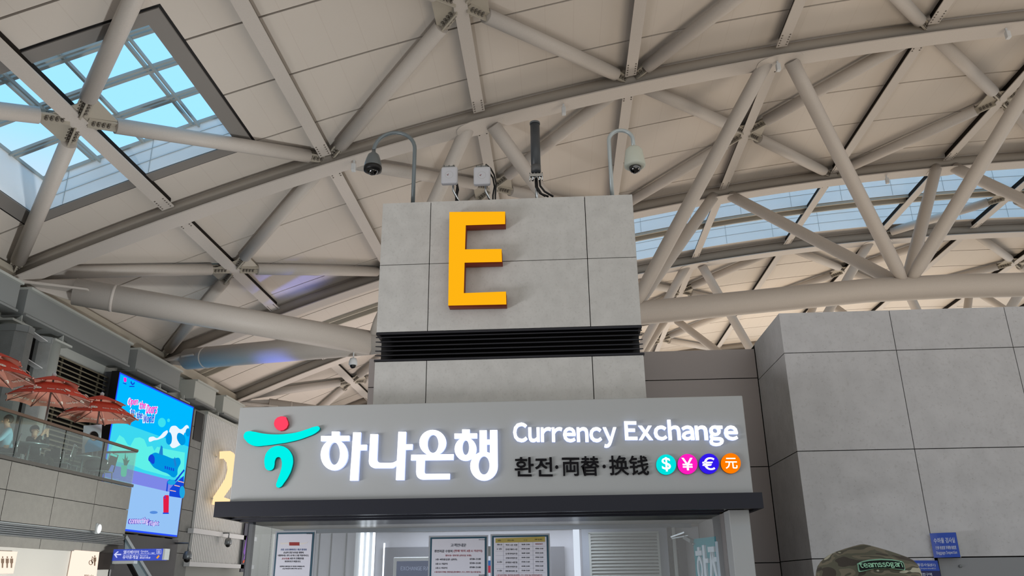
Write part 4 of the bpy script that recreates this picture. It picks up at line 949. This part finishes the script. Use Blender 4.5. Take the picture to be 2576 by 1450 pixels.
# door closer
D = MB().bar(at(1688, 1352, Y=12.5), at(1722, 1340, Y=12.4), .03, .02).bar(at(1690, 1356, Y=12.5), at(1732, 1348, Y=12.4), .03, .015).build('door_closer_arm', M_alu, T)
MB().bar(at(1722, 1352, Y=12.45), at(1740, 1362, Y=12.3), .06, .05).build('door_closer', M_mid, T)
# monitor
Mo = thing('monitor', 'white framed monitor showing EXCHANGE RATE inside the booth', 'monitor', at(1040, 1440, Y=12.2))
a = at(990, 1403, Y=12.2); c = at(1090, 1403, Y=12.2)
MB().box((a.x, 12.2, 1.25), (c.x, 12.27, a.z)).build('frame', M_white, Mo, bevel=.012)
MB().box((a.x + .05, 12.194, 1.3), (c.x - .03, 12.199, a.z - .055)).build('display', em('display_navy', (52, 66, 98), .8), Mo)
words('display_lettering', [('EXCHANGE RATE', 1008, 1426, 1092, 1436)], PL('Y', 12.194), em('display_text', (120, 132, 160), .8), Mo, t=.002, lift=.001)
MB().box((a.x + .2, 12.22, .9), (a.x + .26, 12.26, 1.26)).build('stand', M_white, Mo)

# posters taped behind the front glass
def poster(nm, label, x0, y0, x1, frame_w=6):
    pp_ = PL('Y', 11.165); P = thing('notice_poster', label, 'poster', at((x0 + x1) / 2, 1440, Y=11.17), 'notices on the booth glass')
    A, B_ = at(x0, y0, Y=11.18), at(x1, y0, Y=11.18); z0 = 1.3
    MB().box((A.x - .022, 11.178, z0), (B_.x + .022, 11.186, A.z + .022)).build('clear_sleeve', mat('sleeve_grey', (165, 170, 178), .3), P)
    MB().box((A.x, 11.172, z0 + .02), (B_.x, 11.178, A.z)).build('border', mat('notice_border', (8, 70, 92), .4), P)
    w = .03
    MB().box((A.x + w * .8, 11.168, z0 + .04), (B_.x - w * .8, 11.172, A.z - w * .7)).build('sheet', mat('notice_sheet', (214, 215, 226), .5), P)
    return P, PL('Y', 11.168)
ink = mat('ink_black', (30, 30, 48), .6); rink = mat('ink_red', (150, 40, 60), .6); bink = mat('ink_blue', (60, 90, 150), .6); brn = mat('ink_brown', (110, 90, 80), .6); 
P, q = poster('a', 'leftmost notice on the booth glass, with a folded mask picture above centred text', 697, 1341, 791)
CA = (680, 1310, 8.587)
words('heading', [('하나은행', 780, 278, 905, 300)], q, ink, P, crop=CA, off=0)
poly('mask_picture', [[[(205, 470), (240, 485), (400, 478), (410, 510), (230, 520)]], [[(630, 500), (660, 490), (770, 480), (818, 455), (790, 490), (700, 520), (630, 515)]]], q, .001, mat('mask_white', (225, 220, 215), .6), P, lift=.002, crop=CA)
poly('mask_label', [[rect(410, 472, 630, 545)]], q, .001, mat('mask_red', (150, 45, 40), .6), P, lift=.002, crop=CA)
words('blue_text', [('신종 코로나바이러스 확산 방지와', 225, 610, 785, 655)], q, bink, P, crop=CA)
words('body_text', [('손님의 건강 보호를 위하여', 285, 675, 715, 718), ('내점하시는 반드시 마스크를 착용하시고,', 165, 738, 830, 780), ('사용 후 은행업무를', 420, 802, 722, 845), ('처리하시기 바랍니다.', 310, 868, 655, 908), ('불편하신 점이 없도록 최선을 다하겠습니다.', 205, 980, 745, 1010), ('손님 여러분의 양해 부탁드립니다.', 262, 1030, 685, 1058)], q, ink, P, crop=CA)
words('red_text', [('손소독제', 250, 805, 405, 848)], q, rink, P, crop=CA)
P, q = poster('b', 'notice listing hours 07:00 to 21:00, middle of the booth glass', 1083, 1353, 1224)
CB = (1070, 1330, 8.05)
words('heading', [('하나은행', 1080, 222, 1200, 240)], q, ink, P, crop=CB, off=0)
words('title', [('고객안내문', 512, 308, 825, 375)], q, mat('ink_grey', (70, 76, 92), .6), P, crop=CB)
words('body_text', [('환전지갑 수령처', 185, 435, 545, 490), ('3층 4번출입문 (양만)', 205, 612, 640, 655), ('3층 D 카운터', 205, 700, 445, 740), ('3층 E 카운터', 205, 785, 440, 822), ('07:00~21:00', 900, 605, 1120, 640), ('07:00~21:00', 900, 688, 1120, 722), ('07:00~21:00', 900, 772, 1120, 806), ('하나은행', 1080, 935, 1200, 965)], q, ink, P, crop=CB)
words('red_text', [('(현재 위치 3층 E 카운터)', 572, 432, 1150, 488), ('월요일~일요일 (공휴일 포함)', 405, 532, 930, 572), ('※ 출국심사 후에는 환전지갑 (하나멤버스, 토스, 카카오 등) 수령 불가능', 185, 870, 1125, 905)], q, rink, P, crop=CB)
P, q = poster('c', 'timetable notice with a yellow header row, right of the opening hours notice', 1238, 1349, 1379)
poly('header_row', [[[(1420, 205), (2420, 165), (2425, 270), (1420, 295)]]], q, .001, mat('header_yellow', (176, 160, 84), .6), P, lift=.001, crop=CB)
rows_ = [('지하 1층', '역사 1층 서편', '06:00~22:00', None), ('1층', '입국장 게이트 4 앞', '07:00~22:00', '07:00~21:00'), ('', '동 체크인카운터 앞', '06:00~22:00', '07:00~21:00'), ('', '서 체크인카운터 앞', '06:00~22:00', '07:00~21:00'), ('3층', '출국출입구 4번문 앞', '07:00~21:00', '07:00~21:00'), ('', '서 체크인카운터 앞', '07:00~21:00', '07:00~21:00'), ('3층', '면세 에어사이드 앞', '07:00~21:00', '07:00~21:00')]
it = [('층', 1460, 232, 1535, 262), ('환전소 위치', 1665, 230, 1790, 256), ('시 간', 1985, 228, 2065, 252), ('외화 및 환전', 2215, 212, 2365, 240)]
for i, (a, b_, c, d) in enumerate(rows_):
    y = 322 + i * 88
    if a: it.append((a, 1450, y - 8, 1555, y + 25))
    it.append((b_, 1625, y - 2, 1860, y + 34)); it.append((c, 1950, y - 8, 2110, y + 18))
    if d: it.append((d, 2230, y - 12, 2385, y + 14))
words('body_text', it, q, ink, P, crop=CB, off=.004)
words('red_text', [('환전업무불가', 2225, 305, 2375, 330), ('※ 출국심사 후에는 환전지갑 (하나멤버스, 토스, 카카오 등) 수령 불가능합니다.', 1440, 935, 2370, 965)], q, rink, P, crop=CB)
m = MB()
for x in (1580, 1885, 2175):
    a, c = q.uv(1070 + x / 8.05, 1330 + 200 / 8.05), q.uv(1070 + (x + 8) / 8.05, 1450); m.box((a[0] - .001, 11.1665, 1.4), (a[0] + .001, 11.1675, a[1]))
for i in range(8):
    a, c = q.uv(1070 + 1420 / 8.05, 1330 + (290 + i * 88) / 8.05), q.uv(1070 + 2430 / 8.05, 1330 + (268 + i * 88) / 8.05); m.box((a[0], 11.1665, a[1] - .001), (c[0], 11.1675, a[1] + .001))
m.build('grid_line', mat('grid_ink', (140, 140, 160), .6), P)
# sticker strip between the two notices
St = thing('sticker', 'grey strip sticker between the two middle notices', 'sticker', at(1230, 1388, Y=11.18)); poly('strip', [[rect(1228, 1375, 1234, 1400)]], PL('Y', 11.18), .002, M_mid, St)
St = thing('sticker', 'blue and red sticker between the two middle notices', 'sticker', at(1230, 1425, Y=11.18)); poly('blue_half', [[rect(1228, 1411, 1234, 1424)]], PL('Y', 11.18), .002, mat('sticker_blue', (60, 120, 200), .5), St); poly('red_half', [[rect(1228, 1424, 1234, 1442)]], PL('Y', 11.18), .002, mat('sticker_red', (210, 60, 90), .5), St)
# bead chain at left glass
T = thing('bead_chain', 'thin bead chain hanging inside the left glass corner of the booth', 'chain', (-4.15, 11.5, 2.4))
p = at(684, 1330, Y=11.5); m = MB()
for i in range(34): m.ball((p.x, 11.5, 2.4 - i * .022), .006, seg=6)
c = m.build('beads', M_grey, T); c['kind'] = 'stuff'
# teal hanging sign inside (lies along the side wall)
T = thing('teal_sign', 'teal glass sign with raised white Korean letters inside the right side of the booth', 'sign', (1.9, 11.9, 1.9))
ya, yb = 11.35, 12.6; sx = 1.93
def side(px, py):  # plane between near-right and far-left edge of the sign
    return None
A = at(1827, 1340, Y=11.4); B_ = at(1747, 1364, Y=12.35)
def sp(u, z, w=0):
    n_ = Vector((-(B_.y - A.y), B_.x - A.x, 0)).normalized(); n_ = n_ if n_.x < 0 else -n_
    return Vector((B_.x + (A.x - B_.x) * u, B_.y + (A.y - B_.y) * u, z)) + n_ * w
def sbox(mb, u0, u1, z0, z1, w0, w1): mb.hexa([sp(u0, z0, w0), sp(u1, z0, w0), sp(u1, z0, w1), sp(u0, z0, w1), sp(u0, z1, w0), sp(u1, z1, w0), sp(u1, z1, w1), sp(u0, z1, w1)])
zt3 = (A.z + B_.z) / 2
m = MB(); sbox(m, 0, 1, 1.0, zt3, 0, .02); m.build('panel', mat('teal_panel', (14, 140, 152), .2, spec=.6), T)
wl = MB(); H = zt3
# 하
sbox(wl, .17, .24, H - .17, H - .12, .02, .05); sbox(wl, .10, .30, H - .235, H - .17, .02, .05); sbox(wl, .33, .40, H - .60, H - .10, .02, .05); sbox(wl, .40, .48, H - .34, H - .28, .02, .05)
for k in range(20):
    t0, t1 = 2 * math.pi * k / 20, 2 * math.pi * (k + 1) / 20
    def e_(t, rx, rz, w): return sp(.205 + rx * math.cos(t), H - .41 + rz * math.sin(t), w)
    wl.hexa([e_(t0, .09, .17, .02), e_(t1, .09, .17, .02), e_(t1, .045, .11, .02), e_(t0, .045, .11, .02), e_(t0, .09, .17, .05), e_(t1, .09, .17, .05), e_(t1, .045, .11, .05), e_(t0, .045, .11, .05)])
# 저
sbox(wl, .50, .69, H - .20, H - .13, .02, .05); sbox(wl, .74, .82, H - .62, H - .07, .02, .05); sbox(wl, .67, .74, H - .33, H - .27, .02, .05)
for (u0, u1) in ((.60, .52), (.60, .70)): wl.hexa([sp(u0 - .035, H - .20, .02), sp(u0 + .035, H - .20, .02), sp(u1 + .03, H - .55, .02), sp(u1 - .03, H - .55, .02), sp(u0 - .035, H - .20, .05), sp(u0 + .035, H - .20, .05), sp(u1 + .03, H - .55, .05), sp(u1 - .03, H - .55, .05)])
wl.build('lettering', mat('letter_offwhite', (200, 212, 220), .4), T)
m = MB(); 
for u in (.05, .93): p = sp(u, H - .07, .0); m.tube([p, sp(u, H - .07, .07)], .016, 12)
m.build('standoff_bolt', M_chrome, T)
p = at(1829, 1313, Y=11.17); T = thing('glass_clamp', 'small white clamp holding the top right corner of the booth glass', 'clamp', p); MB().box((p.x - .03, 11.14, p.z - .05), (p.x + .03, 11.22, p.z + .04)).build('body', M_white, T, bevel=.004)
MB().box((p.x - .006, 11.17, 1.0), (p.x + .02, 11.186, p.z - .05)).build('edge_strip', M_white, T)

# ---------------------------------------------------------------- things on the tower
def hook(label, px_pole, py0, topy, px_cam, py_cam, Y, m_pole, m_cam, white):
    base = at(px_pole, py0, Y=Y); cen = at(px_cam, py_cam, Y=Y); zt_ = at(px_pole, topy, Y=Y).z; base.z = zt - .01
    T = thing('pole_camera', label, 'security camera', (base.x, Y, zt), 'hooked pole cameras on the tower')
    r = abs(cen.x - base.x) / 2; mx = (cen.x + base.x) / 2; s = 1 if cen.x > base.x else -1
    pts = [(base.x, Y, zt - .005), (base.x, Y, zt_ - r)] + [(mx - s * r * math.cos(t), Y, zt_ - r + r * .95 * math.sin(t)) for t in np.linspace(.15, math.pi - .1, 14)] + [(cen.x, Y, cen.z + .32)]
    MB().tube(pts, .032, 14).build('pole', m_pole, T)
    MB().lathe([(.055, 0), (.055, .02), (.035, .03)], (base.x, Y, zt), 14).build('base_flange', m_pole, T)
    if white: prof = [(.03, .33), (.09, .31), (.135, .26), (.165, .05), (.17, 0), (.165, -.03), (.13, -.045), (.08, -.04)]
    else: prof = [(.03, .33), (.035, .27), (.09, .22), (.115, .15), (.14, .05), (.145, -.02), (.14, -.06), (.10, -.07)]
    MB().lathe(prof, (cen.x, Y, cen.z), 28).build('housing', m_cam, T)
    if not white: MB().lathe([(.146, 0), (.150, -.02), (.146, -.075), (.10, -.09)], (cen.x, Y, cen.z), 28).build('dark_ring', M_black, T)
    dz = -.05
    m = MB(); m.ball((cen.x, Y, cen.z + dz), .098, 1, 1, 1.05, 24); m.build('dome', M_dome, T)
    m = MB(); m.ball((cen.x, Y, cen.z + dz), .082, 1, 1, 1.05, 20); m.build('lens_unit', M_black, T)
    return T
M_pg = mat('pole_grey', (118, 128, 132), .35, .2); M_cg = mat('camera_grey', (120, 128, 132), .3, .5); M_cw = mat('camera_cream', (198, 204, 192), .45)
hook('grey dome camera hanging from a hooked pole on the left of the tower top', 1039, 500, 330, 938, 420, 11.5, M_pg, M_cg, False)
hook('cream dome camera hanging from a hooked pole on the right of the tower top', 1540, 490, 328, 1597, 415, 11.4, mat('pole_pale', (178, 188, 190), .35, .2), M_cw, True)
def antenna_box(label, x0, y0, x1, y1, Y, basepx, cables):
    A = at(x0, y0, Y=Y); B_ = at(x1, y1, Y=Y); T = thing('antenna_box', label, 'antenna', ((A.x + B_.x) / 2, Y, zt), 'white antenna boxes on the tower')
    bx_ = MB().box((A.x, Y - .05, B_.z), (B_.x, Y + .05, A.z)).build('housing', mat('antenna_white', (196, 198, 204), .5), T, bevel=.03)
    c = ((A.x + B_.x) / 2, (A.z + B_.z) / 2); M_ = MB()
    me = fillmesh([[(c[0] + .065 * math.cos(t), c[1] + .065 * math.sin(t)) for t in np.linspace(0, 2 * math.pi, 28, endpoint=False)], [(c[0] + .062 * math.cos(t), c[1] + .062 * math.sin(t)) for t in np.linspace(0, 2 * math.pi, 28, endpoint=False)]], .001)
    M_.mesh(me, PL('Y', Y - .0505).M(0)); M_.build('ring_mark', M_lgrey, bx_)
    m = MB()
    for dx, dz in ((-.03, .0), (-.014, .01), (-.02, -.008)): m.ball((c[0] + dx, Y - .051, c[1] + dz), .008, 1, .2, .8, 8)
    m.build('logo_mark', mat('logo_dark_red', (120, 50, 50), .5), bx_)
    mb_ = MB(); me = textmesh('5GX', .01, .0005); mb_.mesh(me, PL('Y', Y - .0505).M(0) @ Matrix.Translation((c[0] + .02, c[1] - .008, 0)) @ Matrix.Scale(.022, 4)) if False else None
    bx2 = at(basepx, 495, Y=Y + .15).x; mxx = c[0] + .05
    MB().tube([(mxx, Y + .09, A.z + .09), (mxx, Y + .09, B_.z - .06), (bx2, Y + .15, zt + .05)], .018, 10).build('mast', M_chrome, T)
    m = MB()
    for dx in (-.1, -.02, .06): m.tube([(c[0] + dx, Y + .04, A.z - .02), (c[0] + dx, Y + .06, A.z + .08)], .009, 8)
    m.bar((c[0] - .1, Y + .06, A.z + .05), (c[0] + .08, Y + .06, A.z + .05), .02, .03); m.build('clamp', M_alu, T)
    m = MB()
    for k, cb in enumerate(cables): m.tube([at(u, v, Y=Y + .12 + .03 * k) for u, v in cb] + [Vector((at(*cb[-1], Y=Y + .12 + .03 * k).x, Y + .12 + .03 * k, zt + .0))], .014, 10)
    m.build('cable', M_black, T)
    MB().box((bx2 - .16, Y + .02, zt), (bx2 + .16, Y + .3, zt + .05)).build('base_block', mat('block_stone', (120, 116, 112), .9, noise=.3, nscale=40), T)
antenna_box('left white square antenna box above the letter E', 1111, 423, 1151, 464, 11.4, 1162, [[(1142, 455), (1150, 468), (1147, 490)], [(1150, 462), (1153, 478), (1150, 490)]])
antenna_box('right white square antenna box beside the cable loop', 1192, 423, 1234, 466, 11.4, 1240, [[(1222, 414), (1234, 424), (1243, 440), (1248, 462), (1246, 492)], [(1228, 430), (1240, 448), (1244, 470), (1240, 492)]])
p0, p1 = at(1342, 312, Y=11.5), at(1352, 434, Y=11.5)
T = thing('cylinder_antenna', 'dark grey upright cylinder antenna on the tower top', 'antenna', (p1.x, 11.5, zt))
r = .078; xx = (p0.x + p1.x) / 2 - .0
MB().lathe([(.01, 0), (r, 0), (r, p0.z - p1.z), (.01, p0.z - p1.z)], (xx, 11.5, p1.z), 28).build('radome', mat('radome_grey', (66, 70, 74), .4), T)
MB().lathe([(r + .008, 0), (r + .008, .03), (.01, .045)], (xx, 11.5, p0.z - .01), 28).build('cap', mat('cap_grey', (100, 104, 106), .5), T)
MB().lathe([(r + .003, 0), (r + .003, .11)], (xx, 11.5, p1.z + .01), 28).build('collar', mat('collar_grey', (86, 88, 90), .5), T)
m = MB(); m.box((xx - .11, 11.46, p1.z - .09), (xx + .11, 11.5, p1.z - .04)); [m.tube([(xx + d, 11.5, p1.z), (xx + d, 11.5, p1.z - .15)], .018, 10) for d in (-.055, .055)]; [m.tube([(xx + d, 11.47, p1.z - .02), (xx + d, 11.47, p1.z - .17)], .008, 8) for d in (-.1, .1)]; m.tube([(xx, 11.56, p1.z), (xx, 11.56, zt + .02)], .022, 12); m.build('clamp', M_chrome, T)
m = MB()
for cb in ([(1347, 450), (1348, 470), (1358, 486), (1372, 494)], [(1357, 450), (1359, 468), (1370, 482), (1392, 495)], [(1350, 450), (1352, 472), (1362, 488), (1380, 495)]): m.tube([at(u, v, Y=11.5) for u, v in cb] , .017, 10)
m.build('cable', M_black, T)
MB().box((at(1322, 490, Y=11.6).x, 11.45, zt), (xx + .05, 11.75, zt + .05)).build('base_block', MATS['block_stone'], T)
m = MB(); q = at(1262, 490, Y=11.9); m.bar((q.x - .05, 11.9, zt), (q.x - .02, 11.9, zt + .12), .02, .02).bar((q.x + .06, 11.9, zt), (q.x - .02, 11.9, zt + .12), .02, .02); tag(m.build('steel_bracket', M_alu), 'small triangular steel bracket on the tower top beside the right antenna box', 'bracket')

# ---------------------------------------------------------------- right walls
ry, rx, rt = 11.5, 3.345, 5.33
rb = 13.13
m = MB(); g = .006
zjs = [0, 1.82, 3.285, 4.735, rt]; xjs = [rx, 4.95, 6.6, 8.25, 9.9, 12.0]
zjs = [0, at(2040, 1407, Y=ry).z, at(2005, 1136, Y=ry).z, at(1974, 889, Y=ry).z, rt]
for a, c in zip(zjs, zjs[1:]):
    for x_a, x_b in zip(xjs, xjs[1:]):
        if a == 0 and x_a > 4.9: continue
        m.box((x_a + (g if x_a > rx else 0), ry, a + g), (x_b - g, ry + .05, c - g))
    m.box((rx, ry + .05, a + g), (rx + .05, rb, c - g))
m.box((rx + .01, ry + .04, 0), (12, rb + .4, rt - .01), 1)
tag(m.build('wall_right', [M_rwall, M_dark]), kind='structure')
tag(MB().box((5.0, ry + .02, 0), (12, ry + .045, zjs[1] - .01)).build('wall_lower_panel', mat('steel_panel', (132, 134, 136), .4, .2)), kind='structure')
m = MB(); zz2 = [0, at(1900, 1417, Y=rb).z, at(1900, 1175, Y=rb).z, at(1760, 955, Y=rb).z, at(1760, 881, Y=rb).z]
for a, c in zip(zz2, zz2[1:]): m.box((-3.2, rb, a + .007), (rx - .015, rb + .05, c - .007))
m.box((-3.2, rb + .02, 0), (rx + .005, rb + .4, zz2[-1] - .01), 1)
tag(m.build('wall_back', [M_brown, M_dark]), kind='structure')
# projecting blue sign
T = thing('blue_wall_sign', 'blue projecting sign reading Baggage Inspection, curved off the right stone wall', 'sign', at(2380, 1400, Y=11.3))
a0, a1 = at(2339, 1345, Y=11.46), at(2404, 1338, Y=11.30); b0 = at(2350, 1404, Y=11.46)
zt4 = (a0.z + a1.z) / 2; zb4 = b0.z
def bs(u, z, w=0):
    d = Vector((a1.x - a0.x, a1.y - a0.y, 0)).normalized(); n_ = Vector((d.y, -d.x, 0)); 
    return Vector((a0.x + (a1.x - a0.x) * u, a0.y + (a1.y - a0.y) * u - .02 * math.sin(u * math.pi), z)) + n_ * w
m = MB(); N = 8
for i in range(N):
    u0, u1 = i / N, (i + 1) / N
    m.hexa([bs(u0, zb4), bs(u1, zb4), bs(u1, zb4, .008), bs(u0, zb4, .008), bs(u0, zt4), bs(u1, zt4), bs(u1, zt4, .008), bs(u0, zt4, .008)])
fc = m.build('face', mat('sign_blue', (22, 70, 175), .35), T)
m = MB(); e0, e1 = bs(1, zb4), bs(1, zt4); m.hexa([e0, (a1.x + .10, ry, zb4), (a1.x + .085, ry, zb4), e0 + Vector((-.01, 0, 0)), e1, (a1.x + .10, ry, zt4), (a1.x + .085, ry, zt4), e1 + Vector((-.01, 0, 0))]); m.build('side', M_lgrey, T)
def bstext(items):
    mb = MB()
    for s_, u0, v0, u1, v1 in items:
        me = (widemesh(s_, .01, .5) if s_[0] == 'B' else textmesh(s_, .01, .5)); a = np.array([v.co[:] for v in me.vertices]); lo, hi = a.min(0), a.max(0)
        for v in me.vertices:
            u = u0 + (u1 - u0) * (v.co.x - lo[0]) / (hi[0] - lo[0]); t = v1 + (v0 - v1) * (v.co.y - lo[1]) / (hi[1] - lo[1])
            v.co = bs(u, zt4 + (zb4 - zt4) * t, .009 + .002 * (v.co.z > 0))
        mb.mesh(me)
    return mb
for q_ in [('수하물 검사실', .10, .20, .90, .42), ('行李 检查室 手荷物 檢査室', .12, .53, .90, .68), ('Baggage Inspection', .12, .74, .90, .90)]: bstext([q_]).build('lettering', mat('sign_letter', (205, 214, 230), .5), fc)
# flat sign below
T = thing('flat_wall_sign', 'flat blue and navy wall sign marked E1, partly hidden by the cap', 'sign', at(2300, 1430, Y=ry - .01))
pf = PL('Y', ry)
poly('blue_part', [[[(2270, 1411), (2357, 1411), (2363, 1437), (2274, 1437)]]], pf, .012, MATS['sign_blue'], T, lift=.002)
poly('navy_part', [[[(2274, 1437), (2363, 1437), (2376, 1500), (2285, 1500)]]], pf, .012, mat('sign_navy', (20, 24, 84), .35), T, lift=.002)
words('lettering', [('수하물검사실(E1)', 2290, 1418, 2352, 1427), ('Baggage Inspection(E1)', 2290, 1429, 2353, 1433.5), ('제한구역', 2311, 1442, 2343, 1450)], pf, MATS['sign_letter'], T, t=.002, lift=.0145)
p = at(2417, 1425, Y=ry); T = thing('cap_bolt', 'small round bolt cap on the grey panel below the blue sign', 'bolt', p); MB().ball(p, .02, 1, .8, 1, 14).build('cap', M_mid, T)

# ---------------------------------------------------------------- left lower signs
T = thing('direction_sign', 'blue direction sign with a white left arrow for the elevator and nursery', 'sign', at(345, 1397, Y=20))
pD = PL('Y', 20.0); CD = (270, 1340, 12.267)
zA, zB = at(345, 1382, Y=20).z, at(345, 1411, Y=20).z
MB().box((at(284, 1397, Y=20).x, 20.0, zB), (at(409, 1397, Y=20).x, 20.25, zA)).build('box', mat('direction_blue', (34, 52, 140), .35, em=(34, 52, 140), es=.55), T)
MB().box((at(281, 1397, Y=20).x, 20.02, zB - .07), (at(338, 1397, Y=20).x, 20.2, zB)).build('bracket', M_mid, T)
MB().box((PX - .2, 19.95, zB - .2), (at(284, 1397, Y=20).x, 20.15, zA - .08)).build('wall_box', M_black, T)
MB().box((at(409, 1397, Y=20).x, 20.0, zB + .01), (at(414, 1397, Y=20).x, 20.25, zA - .0)).build('end_cap', M_mid, T)
wl = em('sign_white_lit', (205, 210, 250), 1.0)
poly('arrow', [[[(205, 685), (315, 590), (345, 590), (350, 605), (275, 665), (430, 665), (430, 705), (275, 705), (310, 770), (300, 790), (280, 785)]]], pD, .004, wl, T, lift=.002, crop=CD)
words('lettering', [('엘리베이터', 500, 555, 980, 660), ('유아휴게실', 475, 700, 955, 825), ('Elevator', 1035, 555, 1270, 610), ('エレベーター 电梯', 1035, 620, 1460, 662), ('Nursery', 1005, 705, 1260, 750), ('授乳室 哺乳室', 1000, 758, 1330, 815)], pD, wl, T, t=.003, lift=.002, off=.015, crop=CD)
poly('divider', [[rect(475, 672, 1500, 680)]], pD, .003, wl, T, lift=.002, crop=CD)
poly('elevator_pictogram', [[rect(1520, 525, 1665, 670), rect(1530, 535, 1655, 660)], [rect(1560, 570, 1580, 650)], [rect(1600, 570, 1620, 650)], [ell(1570, 555, 10, 10, 10)], [ell(1610, 555, 10, 10, 10)]], pD, .003, wl, T, lift=.002, crop=CD)
poly('bottle_pictogram', [[[(1510, 790), (1580, 700), (1615, 735), (1550, 815)]]], pD, .003, em('bottle_orange', (240, 165, 50), 1), T, lift=.002, crop=CD)
# illuminated toilet signs
lit = em('toilet_sign_lit', (255, 232, 214), 1.15); pT = PL('X', PX - .14); CT = (0, 1150, 4.834); pic = mat('picto_brown', (90, 72, 56), .6)
def picto(cx, cy, s): return [[ell(cx, cy - 58 * s, 8 * s, 11 * s, 10)], [[(cx - 18 * s, cy - 42 * s), (cx + 18 * s, cy - 42 * s), (cx + 17 * s, cy + 8 * s), (cx + 8 * s, cy + 20 * s), (cx + 5 * s, cy + 72 * s), (cx - 10 * s, cy + 72 * s), (cx - 10 * s, cy + 20 * s), (cx - 18 * s, cy + 8 * s)]]]
T = thing('toilet_sign', 'glowing white sign with two standing figures at the lower left edge', 'sign', at(20, 1410, X=PX - .14))
poly('light_panel', [[[(-60, 1145), (180, 1155), (128, 1420), (-100, 1420)]]], pT, .09, lit, T, lift=-.03, crop=CT)
poly('pictogram', picto(52, 1280, 1.0) + picto(105, 1280, 1.0) + picto(-5, 1280, 1), pT, .004, pic, T, lift=.062, crop=CT)
T = thing('toilet_sign', 'glowing white sign with a wheelchair figure beside a standing figure', 'sign', at(210, 1420, X=PX - .14))
poly('light_panel', [[[(893, 1135), (1180, 1158), (1130, 1560), (815, 1560)]]], pT, .09, lit, T, lift=-.03, crop=CT)
poly('pictogram', picto(1122, 1262, .9) + [[ell(1072, 1288, 24, 30, 20), ell(1072, 1288, 17, 23, 20)], [ell(1093, 1222, 7, 9, 8)], [[(1085, 1235), (1096, 1235), (1090, 1275), (1105, 1280), (1090, 1310), (1084, 1285), (1078, 1280)]]], pT, .004, pic, T, lift=.062, crop=CT)
words('lettering', [('화장실', 990, 1432, 1045, 1475), ('toilet', 1055, 1435, 1105, 1475)], pT, pic, T, t=.004, lift=.062, off=.005, crop=CT)
# escalator balustrade
T = thing('escalator', 'glass-sided escalator balustrade sloping down beside the terrace end', 'escalator', (PX - .2, 21, 0))
pe = PL('X', PX - .25)
poly('glass_side', [[[(313, 1358), (372, 1455), (345, 1455), (312, 1395)]]], pe, .02, mat('escalator_glass', (70, 84, 90), .15), T)
a, c = at(312, 1350, X=PX - .25), at(376, 1455, X=PX - .25); MB().bar(a, c, .12, .09).build('handrail', M_grey, T)
c2 = at(344, 1455, X=PX - .25); MB().bar(at(318, 1405, X=PX - .25), c2, .12, .05).build('skirt', M_dark, T)

# ---------------------------------------------------------------- world and lamps
W = bpy.data.worlds.new('World'); S.world = W; W.use_nodes = True; nt = W.node_tree; bg = nt.nodes['Background']
tc = nt.nodes.new('ShaderNodeTexCoord'); sx_ = nt.nodes.new('ShaderNodeSeparateXYZ'); rp = nt.nodes.new('ShaderNodeValToRGB')
nt.links.new(tc.outputs['Generated'], sx_.inputs[0]); nt.links.new(sx_.outputs['Z'], rp.inputs[0]); nt.links.new(rp.outputs[0], bg.inputs[0])
rp.color_ramp.elements[0].position = .0; rp.color_ramp.elements[0].color = (.98, .97, .95, 1)
rp.color_ramp.elements[1].position = .47; rp.color_ramp.elements[1].color = (.43, .88, 1.34, 1)
e = rp.color_ramp.elements.new(.38); e.color = (.80, .80, .80, 1)
bg.inputs[1].default_value = 1.0
def area(name, loc, target, size, power, color, shape='RECTANGLE', sy=None):
    l = bpy.data.lights.new(name, 'AREA'); l.energy = power; l.color = color; l.shape = shape; l.size = size; l.size_y = sy or size
    o = bpy.data.objects.new(name, l); o.location = loc; d = Vector(target) - Vector(loc); o.rotation_euler = d.to_track_quat('-Z', 'Y').to_euler(); COL.objects.link(o); return o
warm = (1.0, .86, .70)
def up(name, x, y, sx, sy, p, c): return area(name, (x, y, 1.0), (x, y + .001, 20), sx, p, c, sy=sy)  # unseen upward panels, added to brighten the ceiling in place of floor bounce
up('ceiling_fill_right', 18, 12, 12, 12, 1500, warm)
up('ceiling_fill_near', 6, -3, 12, 6, 350, warm)
up('ceiling_fill_middle', 9, 24, 10, 8, 350, (1.0, .87, .74))
up('ceiling_fill_far', 18, 54, 24, 16, 4500, (1.0, .84, .66))
up('ceiling_fill_back_left', -8, 46, 8, 10, 1500, (1.0, .89, .84))
area('right_return_fill', (-9, 5, 1.0), (3.3, 12, 3.6), 5, 420, (.98, .97, 1.0), sy=1.0)  # unseen lamp added to lighten the return of the right wall
area('left_wall_fill', (-4, 17, 1.0), (-17, 22, 5.5), 1.6, 1000, (.97, 1.0, 1.0), sy=.8)  # unseen fill added for the dark left wall and terrace
sp_ = bpy.data.lights.new('blue_led_glow', 'SPOT'); sp_.energy = 4500; sp_.color = (.12, .2, 1.0); sp_.spot_size = math.radians(17); sp_.spot_blend = .9; sp_.shadow_soft_size = .4
so = bpy.data.objects.new('blue_led_glow', sp_); so.location = (-10.6, 29.2, 1.2); so.rotation_euler = (Vector((-11.2, 31.1, 10.4)) - Vector((-10.6, 29.2, 1.2))).to_track_quat('-Z', 'Y').to_euler(); COL.objects.link(so)
area('toilet_wall_light', (-10.2, 17.5, .8), (-11.2, 17.8, 2.3), .6, 12, (1.0, .82, .6))  # warm lamp standing low, aimed up at the toilet wall
area('booth_light', (-1, 12.3, 2.40), (-1, 12.6, 0), 3.0, 34, (.86, .9, 1.0), sy=.3)
vs = S.view_settings; vs.view_transform = 'Standard'; vs.look = 'None'; vs.gamma = 1; vs.use_curve_mapping = False; vs.exposure = 0.0
bpy.data.scenes.remove(TMP)
